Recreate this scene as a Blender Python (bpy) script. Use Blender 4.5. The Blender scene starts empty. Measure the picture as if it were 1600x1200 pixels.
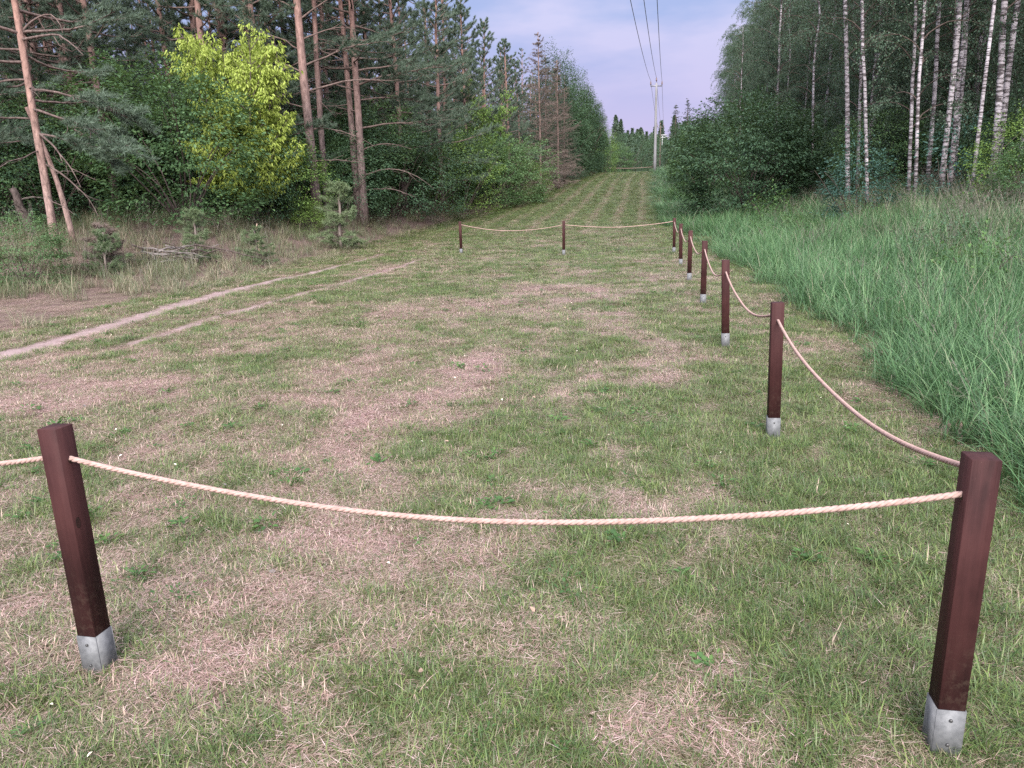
import bpy, math
import numpy as np
from mathutils import Matrix, Vector

scene = bpy.context.scene
COL = scene.collection
rng = np.random.default_rng(7)

# ------------------------------------------------------------------ camera
PITCH, ROLL, EYE = 0.24199, -0.025788, 1.6
cam_d = bpy.data.cameras.new("camera")
cam_d.sensor_width = 36.0
cam_d.lens = 36.0 * 1202.0 / 1600.0
cam_d.clip_start = 0.05
cam_d.clip_end = 3000.0
cam = bpy.data.objects.new("camera", cam_d)
COL.objects.link(cam)
_r = Vector((1, 0, 0)); _u = Vector((0, math.sin(PITCH), math.cos(PITCH))); _f = Vector((0, math.cos(PITCH), -math.sin(PITCH)))
_R = _r * math.cos(ROLL) + _u * math.sin(ROLL)
_U = _u * math.cos(ROLL) - _r * math.sin(ROLL)
M4 = Matrix.Identity(4)
for i in range(3):
    M4[i][0] = _R[i]; M4[i][1] = _U[i]; M4[i][2] = -_f[i]
M4[0][3], M4[1][3], M4[2][3] = 0, 0, EYE
cam.matrix_world = M4
scene.camera = cam

# ------------------------------------------------------------------ sky, sun, exposure
SUN_EL, SUN_AZ = 34.0, 182.0          # degrees; azimuth clockwise from +Y: behind the camera, to its left
world = bpy.data.worlds.new("World")
scene.world = world
world.use_nodes = True
wn, wl = world.node_tree.nodes, world.node_tree.links
wn.clear()
def N(nodes, t, **kw):
    n = nodes.new(t)
    for k, v in kw.items():
        setattr(n, k, v)
    return n
w_out = N(wn, "ShaderNodeOutputWorld")
w_bg = N(wn, "ShaderNodeBackground"); w_bg.inputs[1].default_value = 0.1
w_sky = N(wn, "ShaderNodeTexSky", sky_type='NISHITA')
w_sky.sun_disc = False
w_sky.sun_elevation = math.radians(SUN_EL); w_sky.sun_rotation = math.radians(SUN_AZ)
w_tc = N(wn, "ShaderNodeTexCoord")
w_map = N(wn, "ShaderNodeMapping"); w_map.inputs['Scale'].default_value = (1.0, 1.0, 3.6)
w_map.inputs['Location'].default_value = (0.35, 0.1, 0.2)
w_no = N(wn, "ShaderNodeTexNoise"); w_no.inputs['Scale'].default_value = 2.6; w_no.inputs['Detail'].default_value = 6; w_no.inputs['Roughness'].default_value = 0.5
w_r1 = N(wn, "ShaderNodeValToRGB")
w_r1.color_ramp.elements[0].position = 0.445; w_r1.color_ramp.elements[0].color = (1.46, 1.77, 2.92, 1)
w_r1.color_ramp.elements[1].position = 0.555; w_r1.color_ramp.elements[1].color = (2.30, 2.28, 3.25, 1)
w_sep = N(wn, "ShaderNodeSeparateXYZ")
w_hr = N(wn, "ShaderNodeMapRange"); w_hr.inputs[1].default_value = 0.06; w_hr.inputs[2].default_value = 0.20
w_mixh = N(wn, "ShaderNodeMixRGB"); w_mixh.inputs[1].default_value = (2.12, 1.86, 2.92, 1)
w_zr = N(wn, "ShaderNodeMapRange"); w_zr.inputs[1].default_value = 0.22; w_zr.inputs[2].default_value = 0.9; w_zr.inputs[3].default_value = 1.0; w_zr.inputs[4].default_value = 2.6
w_mul = N(wn, "ShaderNodeVectorMath", operation='SCALE')
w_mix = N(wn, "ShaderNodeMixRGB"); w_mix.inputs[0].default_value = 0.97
wl.new(w_tc.outputs['Generated'], w_map.inputs['Vector']); wl.new(w_map.outputs[0], w_no.inputs['Vector'])
wl.new(w_no.outputs['Fac'], w_r1.inputs[0]); wl.new(w_tc.outputs['Generated'], w_sep.inputs[0])
wl.new(w_sep.outputs['Z'], w_hr.inputs[0]); wl.new(w_hr.outputs[0], w_mixh.inputs[0]); wl.new(w_r1.outputs[0], w_mixh.inputs[2])
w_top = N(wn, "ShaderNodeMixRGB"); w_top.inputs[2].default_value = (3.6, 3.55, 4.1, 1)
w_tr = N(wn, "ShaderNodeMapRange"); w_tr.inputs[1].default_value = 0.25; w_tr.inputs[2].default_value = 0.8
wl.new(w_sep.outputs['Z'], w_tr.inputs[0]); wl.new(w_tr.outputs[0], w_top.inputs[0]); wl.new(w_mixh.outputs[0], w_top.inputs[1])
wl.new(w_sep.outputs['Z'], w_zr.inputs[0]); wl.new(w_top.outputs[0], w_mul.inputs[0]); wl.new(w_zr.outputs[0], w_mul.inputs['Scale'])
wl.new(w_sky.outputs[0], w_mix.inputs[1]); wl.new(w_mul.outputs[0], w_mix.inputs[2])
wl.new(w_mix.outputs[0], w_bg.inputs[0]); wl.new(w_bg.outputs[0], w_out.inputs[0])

sun_d = bpy.data.lights.new("sun", 'SUN')
sun_d.energy = 3.1
sun_d.angle = math.radians(40)
sun_d.color = (1.0, 0.95, 0.90)
sun = bpy.data.objects.new("sun", sun_d); COL.objects.link(sun)
_e, _a = math.radians(SUN_EL), math.radians(SUN_AZ)
sun.rotation_euler = (-Vector((math.sin(_a) * math.cos(_e), math.cos(_a) * math.cos(_e), math.sin(_e)))).to_track_quat('-Z', 'Y').to_euler()

vs = scene.view_settings
vs.view_transform = 'Standard'; vs.look = 'None'; vs.gamma = 1.0; vs.use_curve_mapping = False
vs.exposure = 1.5
scene.render.film_transparent = False
try:
    scene.cycles.use_denoising = False
    scene.cycles.sample_clamp_indirect = 4.0
    scene.cycles.max_bounces = 6
    scene.cycles.diffuse_bounces = 4
    scene.cycles.transmission_bounces = 4
    scene.cycles.glossy_bounces = 2
    scene.cycles.caustics_reflective = False
    scene.cycles.caustics_refractive = False
except Exception:
    pass

# ------------------------------------------------------------------ terrain
ER_Y = [0, 3.9, 6.15, 9.4, 13.5, 22.3, 27.8, 35.5, 44, 54.3, 66, 84, 115, 400]
ER_X = [2.0, 2.76, 3.17, 3.82, 4.4, 5.6, 6.05, 6.7, 8.15, 10.1, 12.25, 15.6, 21.4, 75]
EL_Y = [0, 10, 15.6, 19.2, 23.7, 31, 38.8, 45.4, 54.2, 62.8, 75, 84.6, 115, 400]
EL_X = [-6.5, -6.2, -5.4, -5.1, -4.6, -3.4, -1.7, .3, 2.5, 4.4, 6.9, 9.4, 14.5, 60]
def ER(y): return np.interp(y, ER_Y, ER_X)
def EL(y): return np.interp(y, EL_Y, EL_X)
def S(a, b, x):
    t = np.clip((np.asarray(x, float) - a) / (b - a), 0, 1)
    return t * t * (3 - 2 * t)
def lane_rise(y):
    y = np.asarray(y, float)
    a = np.where(y < 20, 0, np.where(y < 42, .064 * (y - 20) ** 2 / 44, .064 * 11 + .064 * (y - 42)))
    b = .704 + .064 * 45 + .5 * S(87, 118, y)
    return np.where(y > 87, b, a)
def Z(x, y):
    x = np.asarray(x, float); y = np.asarray(y, float)
    return lane_rise(y) + 1.3 * S(0, 9, x - ER(y)) * S(3, 17, y) + 1.1 * S(0, 4.5, EL(y) - x) * S(12, 24, y)
def z1(x, y): return float(Z(x, y))

def vnoise(x, y, seed=0):
    x = np.asarray(x, float); y = np.asarray(y, float)
    xi = np.floor(x).astype(np.int64); yi = np.floor(y).astype(np.int64)
    fx = x - xi; fy = y - yi
    fx = fx * fx * (3 - 2 * fx); fy = fy * fy * (3 - 2 * fy)
    def h(a, b):
        n = (a * 374761393 + b * 668265263 + seed * 982451653) & 0xffffffff
        n = ((n ^ (n >> 13)) * 1274126177) & 0xffffffff
        n = (n ^ (n >> 16)) & 0xffffffff
        return n / 4294967295.0
    return (h(xi, yi) * (1 - fx) + h(xi + 1, yi) * fx) * (1 - fy) + (h(xi, yi + 1) * (1 - fx) + h(xi + 1, yi + 1) * fx) * fy
def fbm(x, y, sc, seed=0, octv=4):
    v = 0; a = .5; t = 0
    for o in range(octv):
        v = v + a * vnoise(x / sc * 2 ** o + 17.3 * o, y / sc * 2 ** o - 9.1 * o, seed + o); t += a; a *= .55
    return v / t

# worn, straw-coloured (+) and lush (-) places in the lawn: x, y, half sizes, amount
PATCHES = [(-1.35, 3.1, 0.73, 0.85, 0.14), (-2.27, 3.9, 0.54, 0.6, 0.15), (-0.32, 3.3, 0.66, 0.35, 0.45), (-1.03, 4.85, 0.39, 0.95, 0.35), (-1.1, 4.4, 0.24, 0.45, 0.3), (1.17, 2.3, 0.23, 0.25, 0.35), (0.37, 2.05, 0.38, 0.1, 0.2), (0.13, 2.75, 0.1, 0.2, 0.3), (-0.36, 7.2, 0.25, 0.4, 0.5), (-0.56, 6.55, 1.11, 1.1, 0.25), (1.41, 6.6, 0.27, 0.5, 0.45), (1.51, 8.85, 0.21, 2.0, 0.4), (0.64, 10.45, 0.6, 0.75, 0.45), (0.69, 12.95, 0.63, 0.8, 0.4), (1.85, 12.1, 0.59, 0.65, 0.4), (-0.73, 11.3, 0.57, 0.65, 0.4), (-2.89, 17.9, 0.91, 1.45, 0.35), (0.02, 9.4, 0.47, 0.4, 0.35), (1.39, 16.05, 0.51, 1.1, 0.3), (-0.47, 15.85, 0.52, 0.7, 0.3), (2.6, 13.95, 0.22, 3.85, 0.25), (0.34, 4.0, 0.35, 0.15, 0.3), (0.94, 3.85, 0.39, 0.2, 0.3), (1.16, 3.25, 0.24, 0.25, 0.1), (-3.53, 10.6, 0.75, 0.85, 0.25), (-3.6, 6.45, 0.87, 0.75, 0.4), (-3.74, 8.05, 1.07, 0.95, 0.25), (-1.21, 5.8, 0.61, 0.5, 0.15), (0.47, 3.0, 0.41, 0.35, -0.5), (1.16, 2.85, 0.39, 0.5, -0.45), (1.82, 2.95, 0.41, 1.6, -0.6), (0.21, 5.05, 0.48, 0.7, -0.45), (-2.58, 7.6, 0.61, 0.75, -0.5), (1.82, 4.65, 0.96, 1.4, -0.5), (2.22, 8.7, 0.43, 2.65, -0.35), (1.68, 5.55, 0.46, 1.0, -0.4), (-2.22, 4.15, 0.37, 0.45, -0.1), (-0.81, 2.65, 0.2, 0.2, -0.15), (-0.23, 2.15, 0.25, 0.1, -0.2), (-2.02, 5.55, 0.35, 0.45, -0.3), (0.35, 6.7, 0.45, 0.7, -0.35), (-1.06, 13.3, 0.56, 0.7, -0.3), (-2.65, 12.4, 0.75, 0.75, -0.3), (0.69, 8.0, 0.46, 0.75, -0.3), (1.14, 2.0, 0.31, 0.15, -0.2), (-0.85, 6.15, 0.32, 0.35, -0.25)]
PATH_A = np.array([(-6.6, 3.0), (-5.95, 7.0), (-5.71, 8.45), (-5.44, 10.0), (-5.33, 12.0), (-5.15, 13.6), (-4.95, 15.1), (-4.44, 17.05), (-3.95, 20.0), (-3.4, 23.4), (-2.4, 29.0)])
PATH_B = np.array([(-5.4, 4.0), (-4.78, 7.0), (-4.56, 8.3), (-4.19, 10.7), (-3.75, 12.4), (-3.06, 15.65), (-2.45, 19.15), (-1.6, 24.0)])
def path_d(x, y, P):
    return np.abs(np.asarray(x) - np.interp(y, P[:, 1], P[:, 0])) + np.where((y < P[0, 1]) | (y > P[-1, 1]), 9, 0)
def dryness(x, y):
    x = np.asarray(x, float); y = np.asarray(y, float)
    wx = x + .35 * (fbm(x, y, .7, 31, 3) - .5) * 2; wy = y + .5 * (fbm(x, y, .8, 41, 3) - .5) * 2
    d = .30 + .65 * (fbm(x, y, 1.3, 3, 4) - .5) + 1.35 * (fbm(x, y, .36, 11, 4) - .5) + .5 * (fbm(x, y, .12, 19, 2) - .5)
    for (a, b, p, q, v) in PATCHES:
        r2 = ((wx - a) / (p * 1.15)) ** 2 + ((wy - b) / (q * 1.15)) ** 2
        d = d + v * (.98 if v > 0 else .9) * np.exp(-r2 * 1.1)
    d = d + .12 * S(4.5, 8, y) * S(1.3, -2, x) * S(14, 8, y)
    far = S(24, 40, y)
    u = x - np.interp(y, ER_Y, ER_X)
    stripe = .5 + .5 * np.sin(u * 2 * math.pi / 1.15 + 1.2 * np.sin(y * .11))
    d = d * (1 - .75 * far) + far * (.0 + .58 * S(.45, .9, stripe) * (0.6 + .8 * (fbm(x, y, 5, 8, 3) - .3)))
    d = d - .3 * S(-1.3, -.2, u) * S(60, 10, y) * S(9, 14, y) * .6
    return np.clip(d, .03, .92)

# ------------------------------------------------------------------ mesh helpers
def mesh_np(name, V, polys, mat=None, smooth=True, attrs=None):
    """polys: list of int arrays (n, k)."""
    me = bpy.data.meshes.new(name)
    V = np.ascontiguousarray(V, np.float32)
    me.vertices.add(len(V)); me.vertices.foreach_set("co", V.ravel())
    polys = [np.asarray(p, np.int32) for p in polys if len(p)]
    nl = sum(p.size for p in polys); npol = sum(len(p) for p in polys)
    me.loops.add(nl); me.polygons.add(npol)
    me.loops.foreach_set("vertex_index", np.concatenate([p.ravel() for p in polys]))
    ks = np.concatenate([np.full(len(p), p.shape[1], np.int32) for p in polys])
    st = np.concatenate([[0], np.cumsum(ks)[:-1]]).astype(np.int32)
    me.polygons.foreach_set("loop_start", st)
    me.polygons.foreach_set("loop_total", ks)
    if smooth:
        me.polygons.foreach_set("use_smooth", np.ones(npol, bool))
    for k, (dt, val) in (attrs or {}).items():
        at = me.attributes.new(k, dt, 'POINT')
        at.data.foreach_set("vector" if dt == 'FLOAT_VECTOR' else "value", np.ascontiguousarray(val).ravel())
    me.update(calc_edges=True)
    if mat: me.materials.append(mat)
    return me

class Geo:
    def __init__(s): s.V = []; s.Q = []; s.T = []; s.n = 0; s.A = []
    def add(s, V, Q=None, T=None, a=None):
        V = np.asarray(V, float)
        if Q is not None and len(Q): s.Q.append(np.asarray(Q, np.int64) + s.n)
        if T is not None and len(T): s.T.append(np.asarray(T, np.int64) + s.n)
        s.V.append(V); s.n += len(V)
        s.A.append(np.zeros(len(V)) if a is None else np.asarray(a, float))
    def tube(s, pts, rad, k=6, cap=True):
        pts = np.asarray(pts, float); n = len(pts)
        rad = np.broadcast_to(np.asarray(rad, float), (n,))
        t = np.gradient(pts, axis=0); t /= np.linalg.norm(t, axis=1)[:, None] + 1e-9
        ref = np.array([0, 0, 1.]) if abs(t[:, 2].mean()) < .75 else np.array([1., 0.13, 0])
        a = np.cross(t, ref); a /= np.linalg.norm(a, axis=1)[:, None] + 1e-9
        b = np.cross(t, a)
        th = np.arange(k) * 2 * math.pi / k
        V = pts[:, None, :] + rad[:, None, None] * (np.cos(th)[None, :, None] * a[:, None, :] + np.sin(th)[None, :, None] * b[:, None, :])
        i = np.arange(n - 1)[:, None] * k; j = np.arange(k)[None, :]; j2 = (j + 1) % k
        Q = np.stack([i + j, i + k + j, i + k + j2, i + j2], -1).reshape(-1, 4)
        V = V.reshape(-1, 3)
        T = None
        if cap:
            V = np.vstack([V, pts[-1:], pts[:1]]); e = (n - 1) * k; c = n * k
            T = [(e + q, c, e + (q + 1) % k) for q in range(k)] + [((q + 1) % k, c + 1, q) for q in range(k)]
        s.add(V, Q, T)
    def box(s, c, h, rot=0.0, bev=0.0, taper=1.0):
        """chamfered upright box: centre c, half sizes h, rotation about z"""
        hx, hy, hz = h; b = bev
        def ring(z, ins, sc=1.0):
            x, y = (hx - ins) * sc, (hy - ins) * sc
            q = min(b, .45 * min(x, y)) if b else 0
            if not b: return [(-x, -y, z), (x, -y, z), (x, y, z), (-x, y, z)]
            return [(-x + q, -y, z), (x - q, -y, z), (x, -y + q, z), (x, y - q, z), (x - q, y, z), (-x + q, y, z), (-x, y - q, z), (-x, -y + q, z)]
        R = [ring(-hz, 0)]
        R += [ring(hz - b, 0, taper)] if b else []
        R += [ring(hz, b * .8, taper)]
        k = len(R[0]); V = np.array(sum(R, []))
        Q = []
        for i in range(len(R) - 1):
            for j in range(k):
                Q.append((i * k + j, i * k + (j + 1) % k, (i + 1) * k + (j + 1) % k, (i + 1) * k + j))
        V = np.vstack([V, [(0, 0, hz), (0, 0, -hz)]]); m = len(R) * k; e = (len(R) - 1) * k
        T = [(e + j, e + (j + 1) % k, m) for j in range(k)] + [((j + 1) % k, j, m + 1) for j in range(k)]
        cs, sn = math.cos(rot), math.sin(rot)
        V = V @ np.array([[cs, sn, 0], [-sn, cs, 0], [0, 0, 1]]) + np.asarray(c, float)
        s.add(V, Q, T)
    def mesh(s, name, mat, smooth=True, attr=None):
        V = np.vstack(s.V); P = []
        if s.Q: P.append(np.vstack(s.Q))
        if s.T: P.append(np.vstack(s.T))
        return mesh_np(name, V, P, mat, smooth, {attr: ('FLOAT', np.concatenate(s.A))} if attr else None)

def unit(v): return v / (np.linalg.norm(v, axis=-1, keepdims=True) + 1e-9)
def leaves(geo, P, D, Nn, L, W, fold=.25, droop=.0, oval=False):
    """diamond or oval leaves, folded along the midrib"""
    P = np.asarray(P, float); n = len(P); D = unit(D); Sd = unit(np.cross(D, Nn)); Up = unit(np.cross(Sd, D))
    L = np.broadcast_to(L, (n,))[:, None]; W = np.broadcast_to(W, (n,))[:, None]
    dr = np.array([0, 0, -1.]) * droop * L
    if oval:
        lift = Up * W * fold
        b = P; m1 = P + D * L * .3; m2 = P + D * L * .68 + dr * .45; t = P + D * L + dr
        V = np.stack([b, m1 - Sd * W * .46 + lift, m2 - Sd * W * .38 + lift, t, m2 + Sd * W * .38 + lift, m1 + Sd * W * .46 + lift], 1).reshape(-1, 3)
        i = np.arange(n)[:, None] * 6
        Q = np.concatenate([i + np.array([[0, 1, 2, 3]]), i + np.array([[0, 3, 4, 5]])])
        geo.add(V, Q=Q)
    else:
        m = P + D * L * .45
        V = np.stack([P, m - Sd * W * .5 + Up * W * fold, P + D * L + dr, m + Sd * W * .5 + Up * W * fold], 1).reshape(-1, 3)
        i = np.arange(n)[:, None] * 4
        T = np.concatenate([i + np.array([[0, 1, 2]]), i + np.array([[0, 2, 3]])])
        geo.add(V, T=T)
def needles(geo, P, D, r, per=24, L=.09, W=.006, spread=.6, back=.14):
    n = len(P); P = np.repeat(P, per, 0); D = np.repeat(unit(D), per, 0)
    B = P - D * r.random((len(P), 1)) * back
    nd = unit(D * .75 + r.normal(0, spread, (len(P), 3)) + np.array([0, 0, .18]))
    s = unit(np.cross(nd, r.normal(0, 1, (len(P), 3)))) * W * .5
    ln = L * (.7 + .6 * r.random((len(P), 1)))
    V = np.stack([B - s, B + s, B + nd * ln], 1).reshape(-1, 3)
    geo.add(V, T=np.arange(len(V)).reshape(-1, 3))

def mk(name, mesh, parent=None, kind=None, loc=None):
    o = bpy.data.objects.new(name, mesh); COL.objects.link(o)
    if parent: o.parent = parent
    if kind: o["kind"] = kind
    if loc is not None: o.location = loc
    return o
def tag(o, label, cat, group=None):
    o["label"] = label; o["category"] = cat
    if group: o["group"] = group
    return o
def thing(name, label, cat, loc=(0, 0, 0), rz=0.0, group=None, scale=(1, 1, 1), tilt=(0, 0)):
    o = bpy.data.objects.new(name, None); COL.objects.link(o)
    o.empty_display_size = .2
    o.location = loc; o.rotation_euler = (tilt[0], tilt[1], rz); o.scale = scale
    return tag(o, label, cat, group)
def plant_kit(kit, name, label, cat, x, y, rz=0.0, s=1.0, group=None, sz=None, dz=-0.06, tilt=(0, 0)):
    """a thing made of shared part meshes: kit is a list of (part name, mesh, kind, [sub parts])"""
    t = thing(name, label, cat, (x, y, z1(x, y) + dz), rz, group, (s, s, sz or s), tilt)
    for (pn, me, kd, subs) in kit:
        p = mk(pn, me, t, kd)
        for (sn, sm, sk) in subs: mk(sn, sm, p, sk)
    return t

# ------------------------------------------------------------------ materials
def new_mat(name):
    m = bpy.data.materials.new(name); m.use_nodes = True
    n, l = m.node_tree.nodes, m.node_tree.links
    n.clear()
    out = N(n, "ShaderNodeOutputMaterial")
    return m, n, l, out
def principled(n, rough=.6, spec=.3, metal=0.0):
    b = N(n, "ShaderNodeBsdfPrincipled")
    b.inputs['Roughness'].default_value = rough; b.inputs['Metallic'].default_value = metal
    b.inputs['Specular IOR Level'].default_value = spec
    return b
def ramp(n, stops):
    r = N(n, "ShaderNodeValToRGB"); cr = r.color_ramp
    while len(cr.elements) < len(stops): cr.elements.new(.5)
    for e, (p, c) in zip(cr.elements, stops):
        e.position = p; e.color = (*c, 1)
    return r
def noise_tex(n, l, coord, scale, detail=4, rough=.55, sc=(1, 1, 1)):
    mp = N(n, "ShaderNodeMapping"); mp.inputs['Scale'].default_value = sc
    t = N(n, "ShaderNodeTexNoise"); t.inputs['Scale'].default_value = scale; t.inputs['Detail'].default_value = detail; t.inputs['Roughness'].default_value = rough
    l.new(coord, mp.inputs[0]); l.new(mp.outputs[0], t.inputs['Vector'])
    return t.outputs['Fac']
def math_n(n, l, op, a, b=None, clamp=False):
    m = N(n, "ShaderNodeMath", operation=op); m.use_clamp = clamp
    for i, v in enumerate((a, b)):
        if v is None: continue
        if isinstance(v, (int, float)): m.inputs[i].default_value = v
        else: l.new(v, m.inputs[i])
    return m.outputs[0]
def mix_rgb(n, l, f, a, b, mode='MIX'):
    m = N(n, "ShaderNodeMixRGB", blend_type=mode)
    for i, v in enumerate((f, a, b)):
        if isinstance(v, (int, float)): m.inputs[i].default_value = v
        elif isinstance(v, tuple): m.inputs[i].default_value = (*v, 1)
        else: l.new(v, m.inputs[i])
    return m.outputs[0]
def bump(n, l, h, strength, dist, bsdf):
    b = N(n, "ShaderNodeBump"); b.inputs['Strength'].default_value = strength; b.inputs['Distance'].default_value = dist
    l.new(h, b.inputs['Height']); l.new(b.outputs[0], bsdf.inputs['Normal'])

def leaf_mat(name, stops, transl=.3, rough=.55, spec=.25, tree_var=.25):
    """leaf colour: varies leaf by leaf and tree by tree"""
    m, n, l, out = new_mat(name)
    g = N(n, "ShaderNodeNewGeometry"); oi = N(n, "ShaderNodeObjectInfo")
    tc = N(n, "ShaderNodeTexCoord")
    nz = noise_tex(n, l, tc.outputs['Object'], 1.3, 3)
    f = math_n(n, l, 'ADD', math_n(n, l, 'MULTIPLY', g.outputs['Random Per Island'], .55), math_n(n, l, 'MULTIPLY', nz, .45))
    f = math_n(n, l, 'ADD', f, math_n(n, l, 'MULTIPLY', math_n(n, l, 'SUBTRACT', oi.outputs['Random'], .5), tree_var), clamp=True)
    rp = ramp(n, stops); l.new(f, rp.inputs[0])
    b = principled(n, rough, spec); l.new(rp.outputs[0], b.inputs['Base Color'])
    tr = N(n, "ShaderNodeBsdfTranslucent")
    l.new(mix_rgb(n, l, .35, rp.outputs[0], (.20, .26, .04)), tr.inputs[0])
    mx = N(n, "ShaderNodeMixShader"); mx.inputs[0].default_value = transl
    l.new(b.outputs[0], mx.inputs[1]); l.new(tr.outputs[0], mx.inputs[2]); l.new(mx.outputs[0], out.inputs[0])
    return m

M = {}
M['hazel'] = leaf_mat("hazel_leaf", [(0, (.038, .082, .036)), (.5, (.085, .165, .068)), (1, (.17, .265, .112))])
M['hazel_dark'] = leaf_mat("dark_leaf", [(0, (.024, .054, .032)), (.6, (.052, .104, .055)), (1, (.10, .165, .082))], .2)
M['bright'] = leaf_mat("bright_leaf", [(0, (.065, .12, .032)), (.5, (.13, .22, .055)), (1, (.23, .33, .085))])
M['maple'] = leaf_mat("yellow_leaf", [(0, (.17, .24, .045)), (.5, (.34, .43, .085)), (1, (.52, .59, .16))], .35)
M['needle'] = leaf_mat("pine_needle", [(0, (.044, .072, .050)), (.5, (.085, .126, .088)), (1, (.155, .205, .15))], .12, .5, .3)
M['needle_dark'] = leaf_mat("spruce_needle", [(0, (.022, .042, .028)), (.5, (.042, .070, .042)), (1, (.075, .11, .06))], .1, .5, .3)
M['needle_dead'] = leaf_mat("dead_needle", [(0, (.085, .062, .054)), (.5, (.15, .115, .10)), (1, (.24, .19, .165))], .1)
M['birch_leaf'] = leaf_mat("birch_leaf", [(0, (.033, .066, .046)), (.5, (.070, .118, .080)), (1, (.13, .188, .13))], .28)
M['blue_leaf'] = leaf_mat("blue_green_leaf", [(0, (.02, .055, .045)), (.5, (.045, .105, .085)), (1, (.10, .19, .15))], .2)
M['fern'] = leaf_mat("weed_leaf", [(0, (.03, .07, .025)), (.5, (.06, .13, .04)), (1, (.12, .21, .06))], .3)

def grass_mat(name, green, straw, base, transl=.25, seeded=False):
    m, n, l, out = new_mat(name)
    at = N(n, "ShaderNodeAttribute", attribute_type='INSTANCER', attribute_name='tint')
    tt = N(n, "ShaderNodeAttribute", attribute_type='GEOMETRY', attribute_name='t')
    g = N(n, "ShaderNodeNewGeometry")
    oi = N(n, "ShaderNodeObjectInfo")
    rg = ramp(n, green); l.new(math_n(n, l, 'ADD', math_n(n, l, 'MULTIPLY', g.outputs['Random Per Island'], .65), math_n(n, l, 'MULTIPLY', oi.outputs['Random'], .35)), rg.inputs[0])
    rs = ramp(n, straw); l.new(math_n(n, l, 'FRACT', math_n(n, l, 'MULTIPLY', g.outputs['Random Per Island'], 7.31)), rs.inputs[0])
    f = math_n(n, l, 'ADD', at.outputs['Fac'], math_n(n, l, 'MULTIPLY', math_n(n, l, 'SUBTRACT', math_n(n, l, 'FRACT', math_n(n, l, 'MULTIPLY', g.outputs['Random Per Island'], 3.77)), .5), .75))
    mr = N(n, "ShaderNodeMapRange", interpolation_type='SMOOTHSTEP'); mr.inputs[1].default_value = .38; mr.inputs[2].default_value = .62
    l.new(f, mr.inputs[0])
    c = mix_rgb(n, l, mr.outputs[0], rg.outputs[0], rs.outputs[0])
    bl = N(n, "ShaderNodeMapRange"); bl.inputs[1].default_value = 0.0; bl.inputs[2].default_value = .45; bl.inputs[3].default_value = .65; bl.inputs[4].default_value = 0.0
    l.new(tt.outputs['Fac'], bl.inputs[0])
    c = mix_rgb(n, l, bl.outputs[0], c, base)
    b = principled(n, .42, .4); l.new(c, b.inputs['Base Color'])
    tr = N(n, "ShaderNodeBsdfTranslucent"); l.new(c, tr.inputs[0])
    mx = N(n, "ShaderNodeMixShader"); mx.inputs[0].default_value = transl
    l.new(b.outputs[0], mx.inputs[1]); l.new(tr.outputs[0], mx.inputs[2]); l.new(mx.outputs[0], out.inputs[0])
    return m
STRAW = [(0, (.26, .17, .14)), (.4, (.42, .29, .24)), (.75, (.56, .42, .35)), (1, (.68, .57, .51))]
M['lawn'] = grass_mat("lawn_blade", [(0, (.028, .062, .018)), (.5, (.080, .138, .038)), (1, (.205, .27, .078))], STRAW, (.22, .17, .11))
M['thatch'] = grass_mat("straw_blade", [(0, (.13, .14, .07)), (.5, (.22, .21, .12)), (1, (.34, .31, .21))], [(0, (.11, .060, .058)), (.35, (.37, .225, .205)), (.8, (.62, .42, .39)), (1, (.84, .68, .66))], (.30, .22, .17), .15)
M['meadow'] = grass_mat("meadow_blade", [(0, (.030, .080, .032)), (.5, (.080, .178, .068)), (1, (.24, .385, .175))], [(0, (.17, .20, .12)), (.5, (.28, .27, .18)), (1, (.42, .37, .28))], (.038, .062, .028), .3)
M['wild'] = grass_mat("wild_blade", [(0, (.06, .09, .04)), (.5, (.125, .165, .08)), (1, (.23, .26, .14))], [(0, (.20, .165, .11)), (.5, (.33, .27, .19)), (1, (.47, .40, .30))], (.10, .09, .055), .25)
M['seed'] = grass_mat("seed_head", [(0, (.09, .10, .07)), (.5, (.145, .14, .11)), (1, (.22, .20, .165))], [(0, (.14, .12, .10)), (.5, (.21, .175, .15)), (1, (.29, .245, .215))], (.09, .11, .05), .25)

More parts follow.
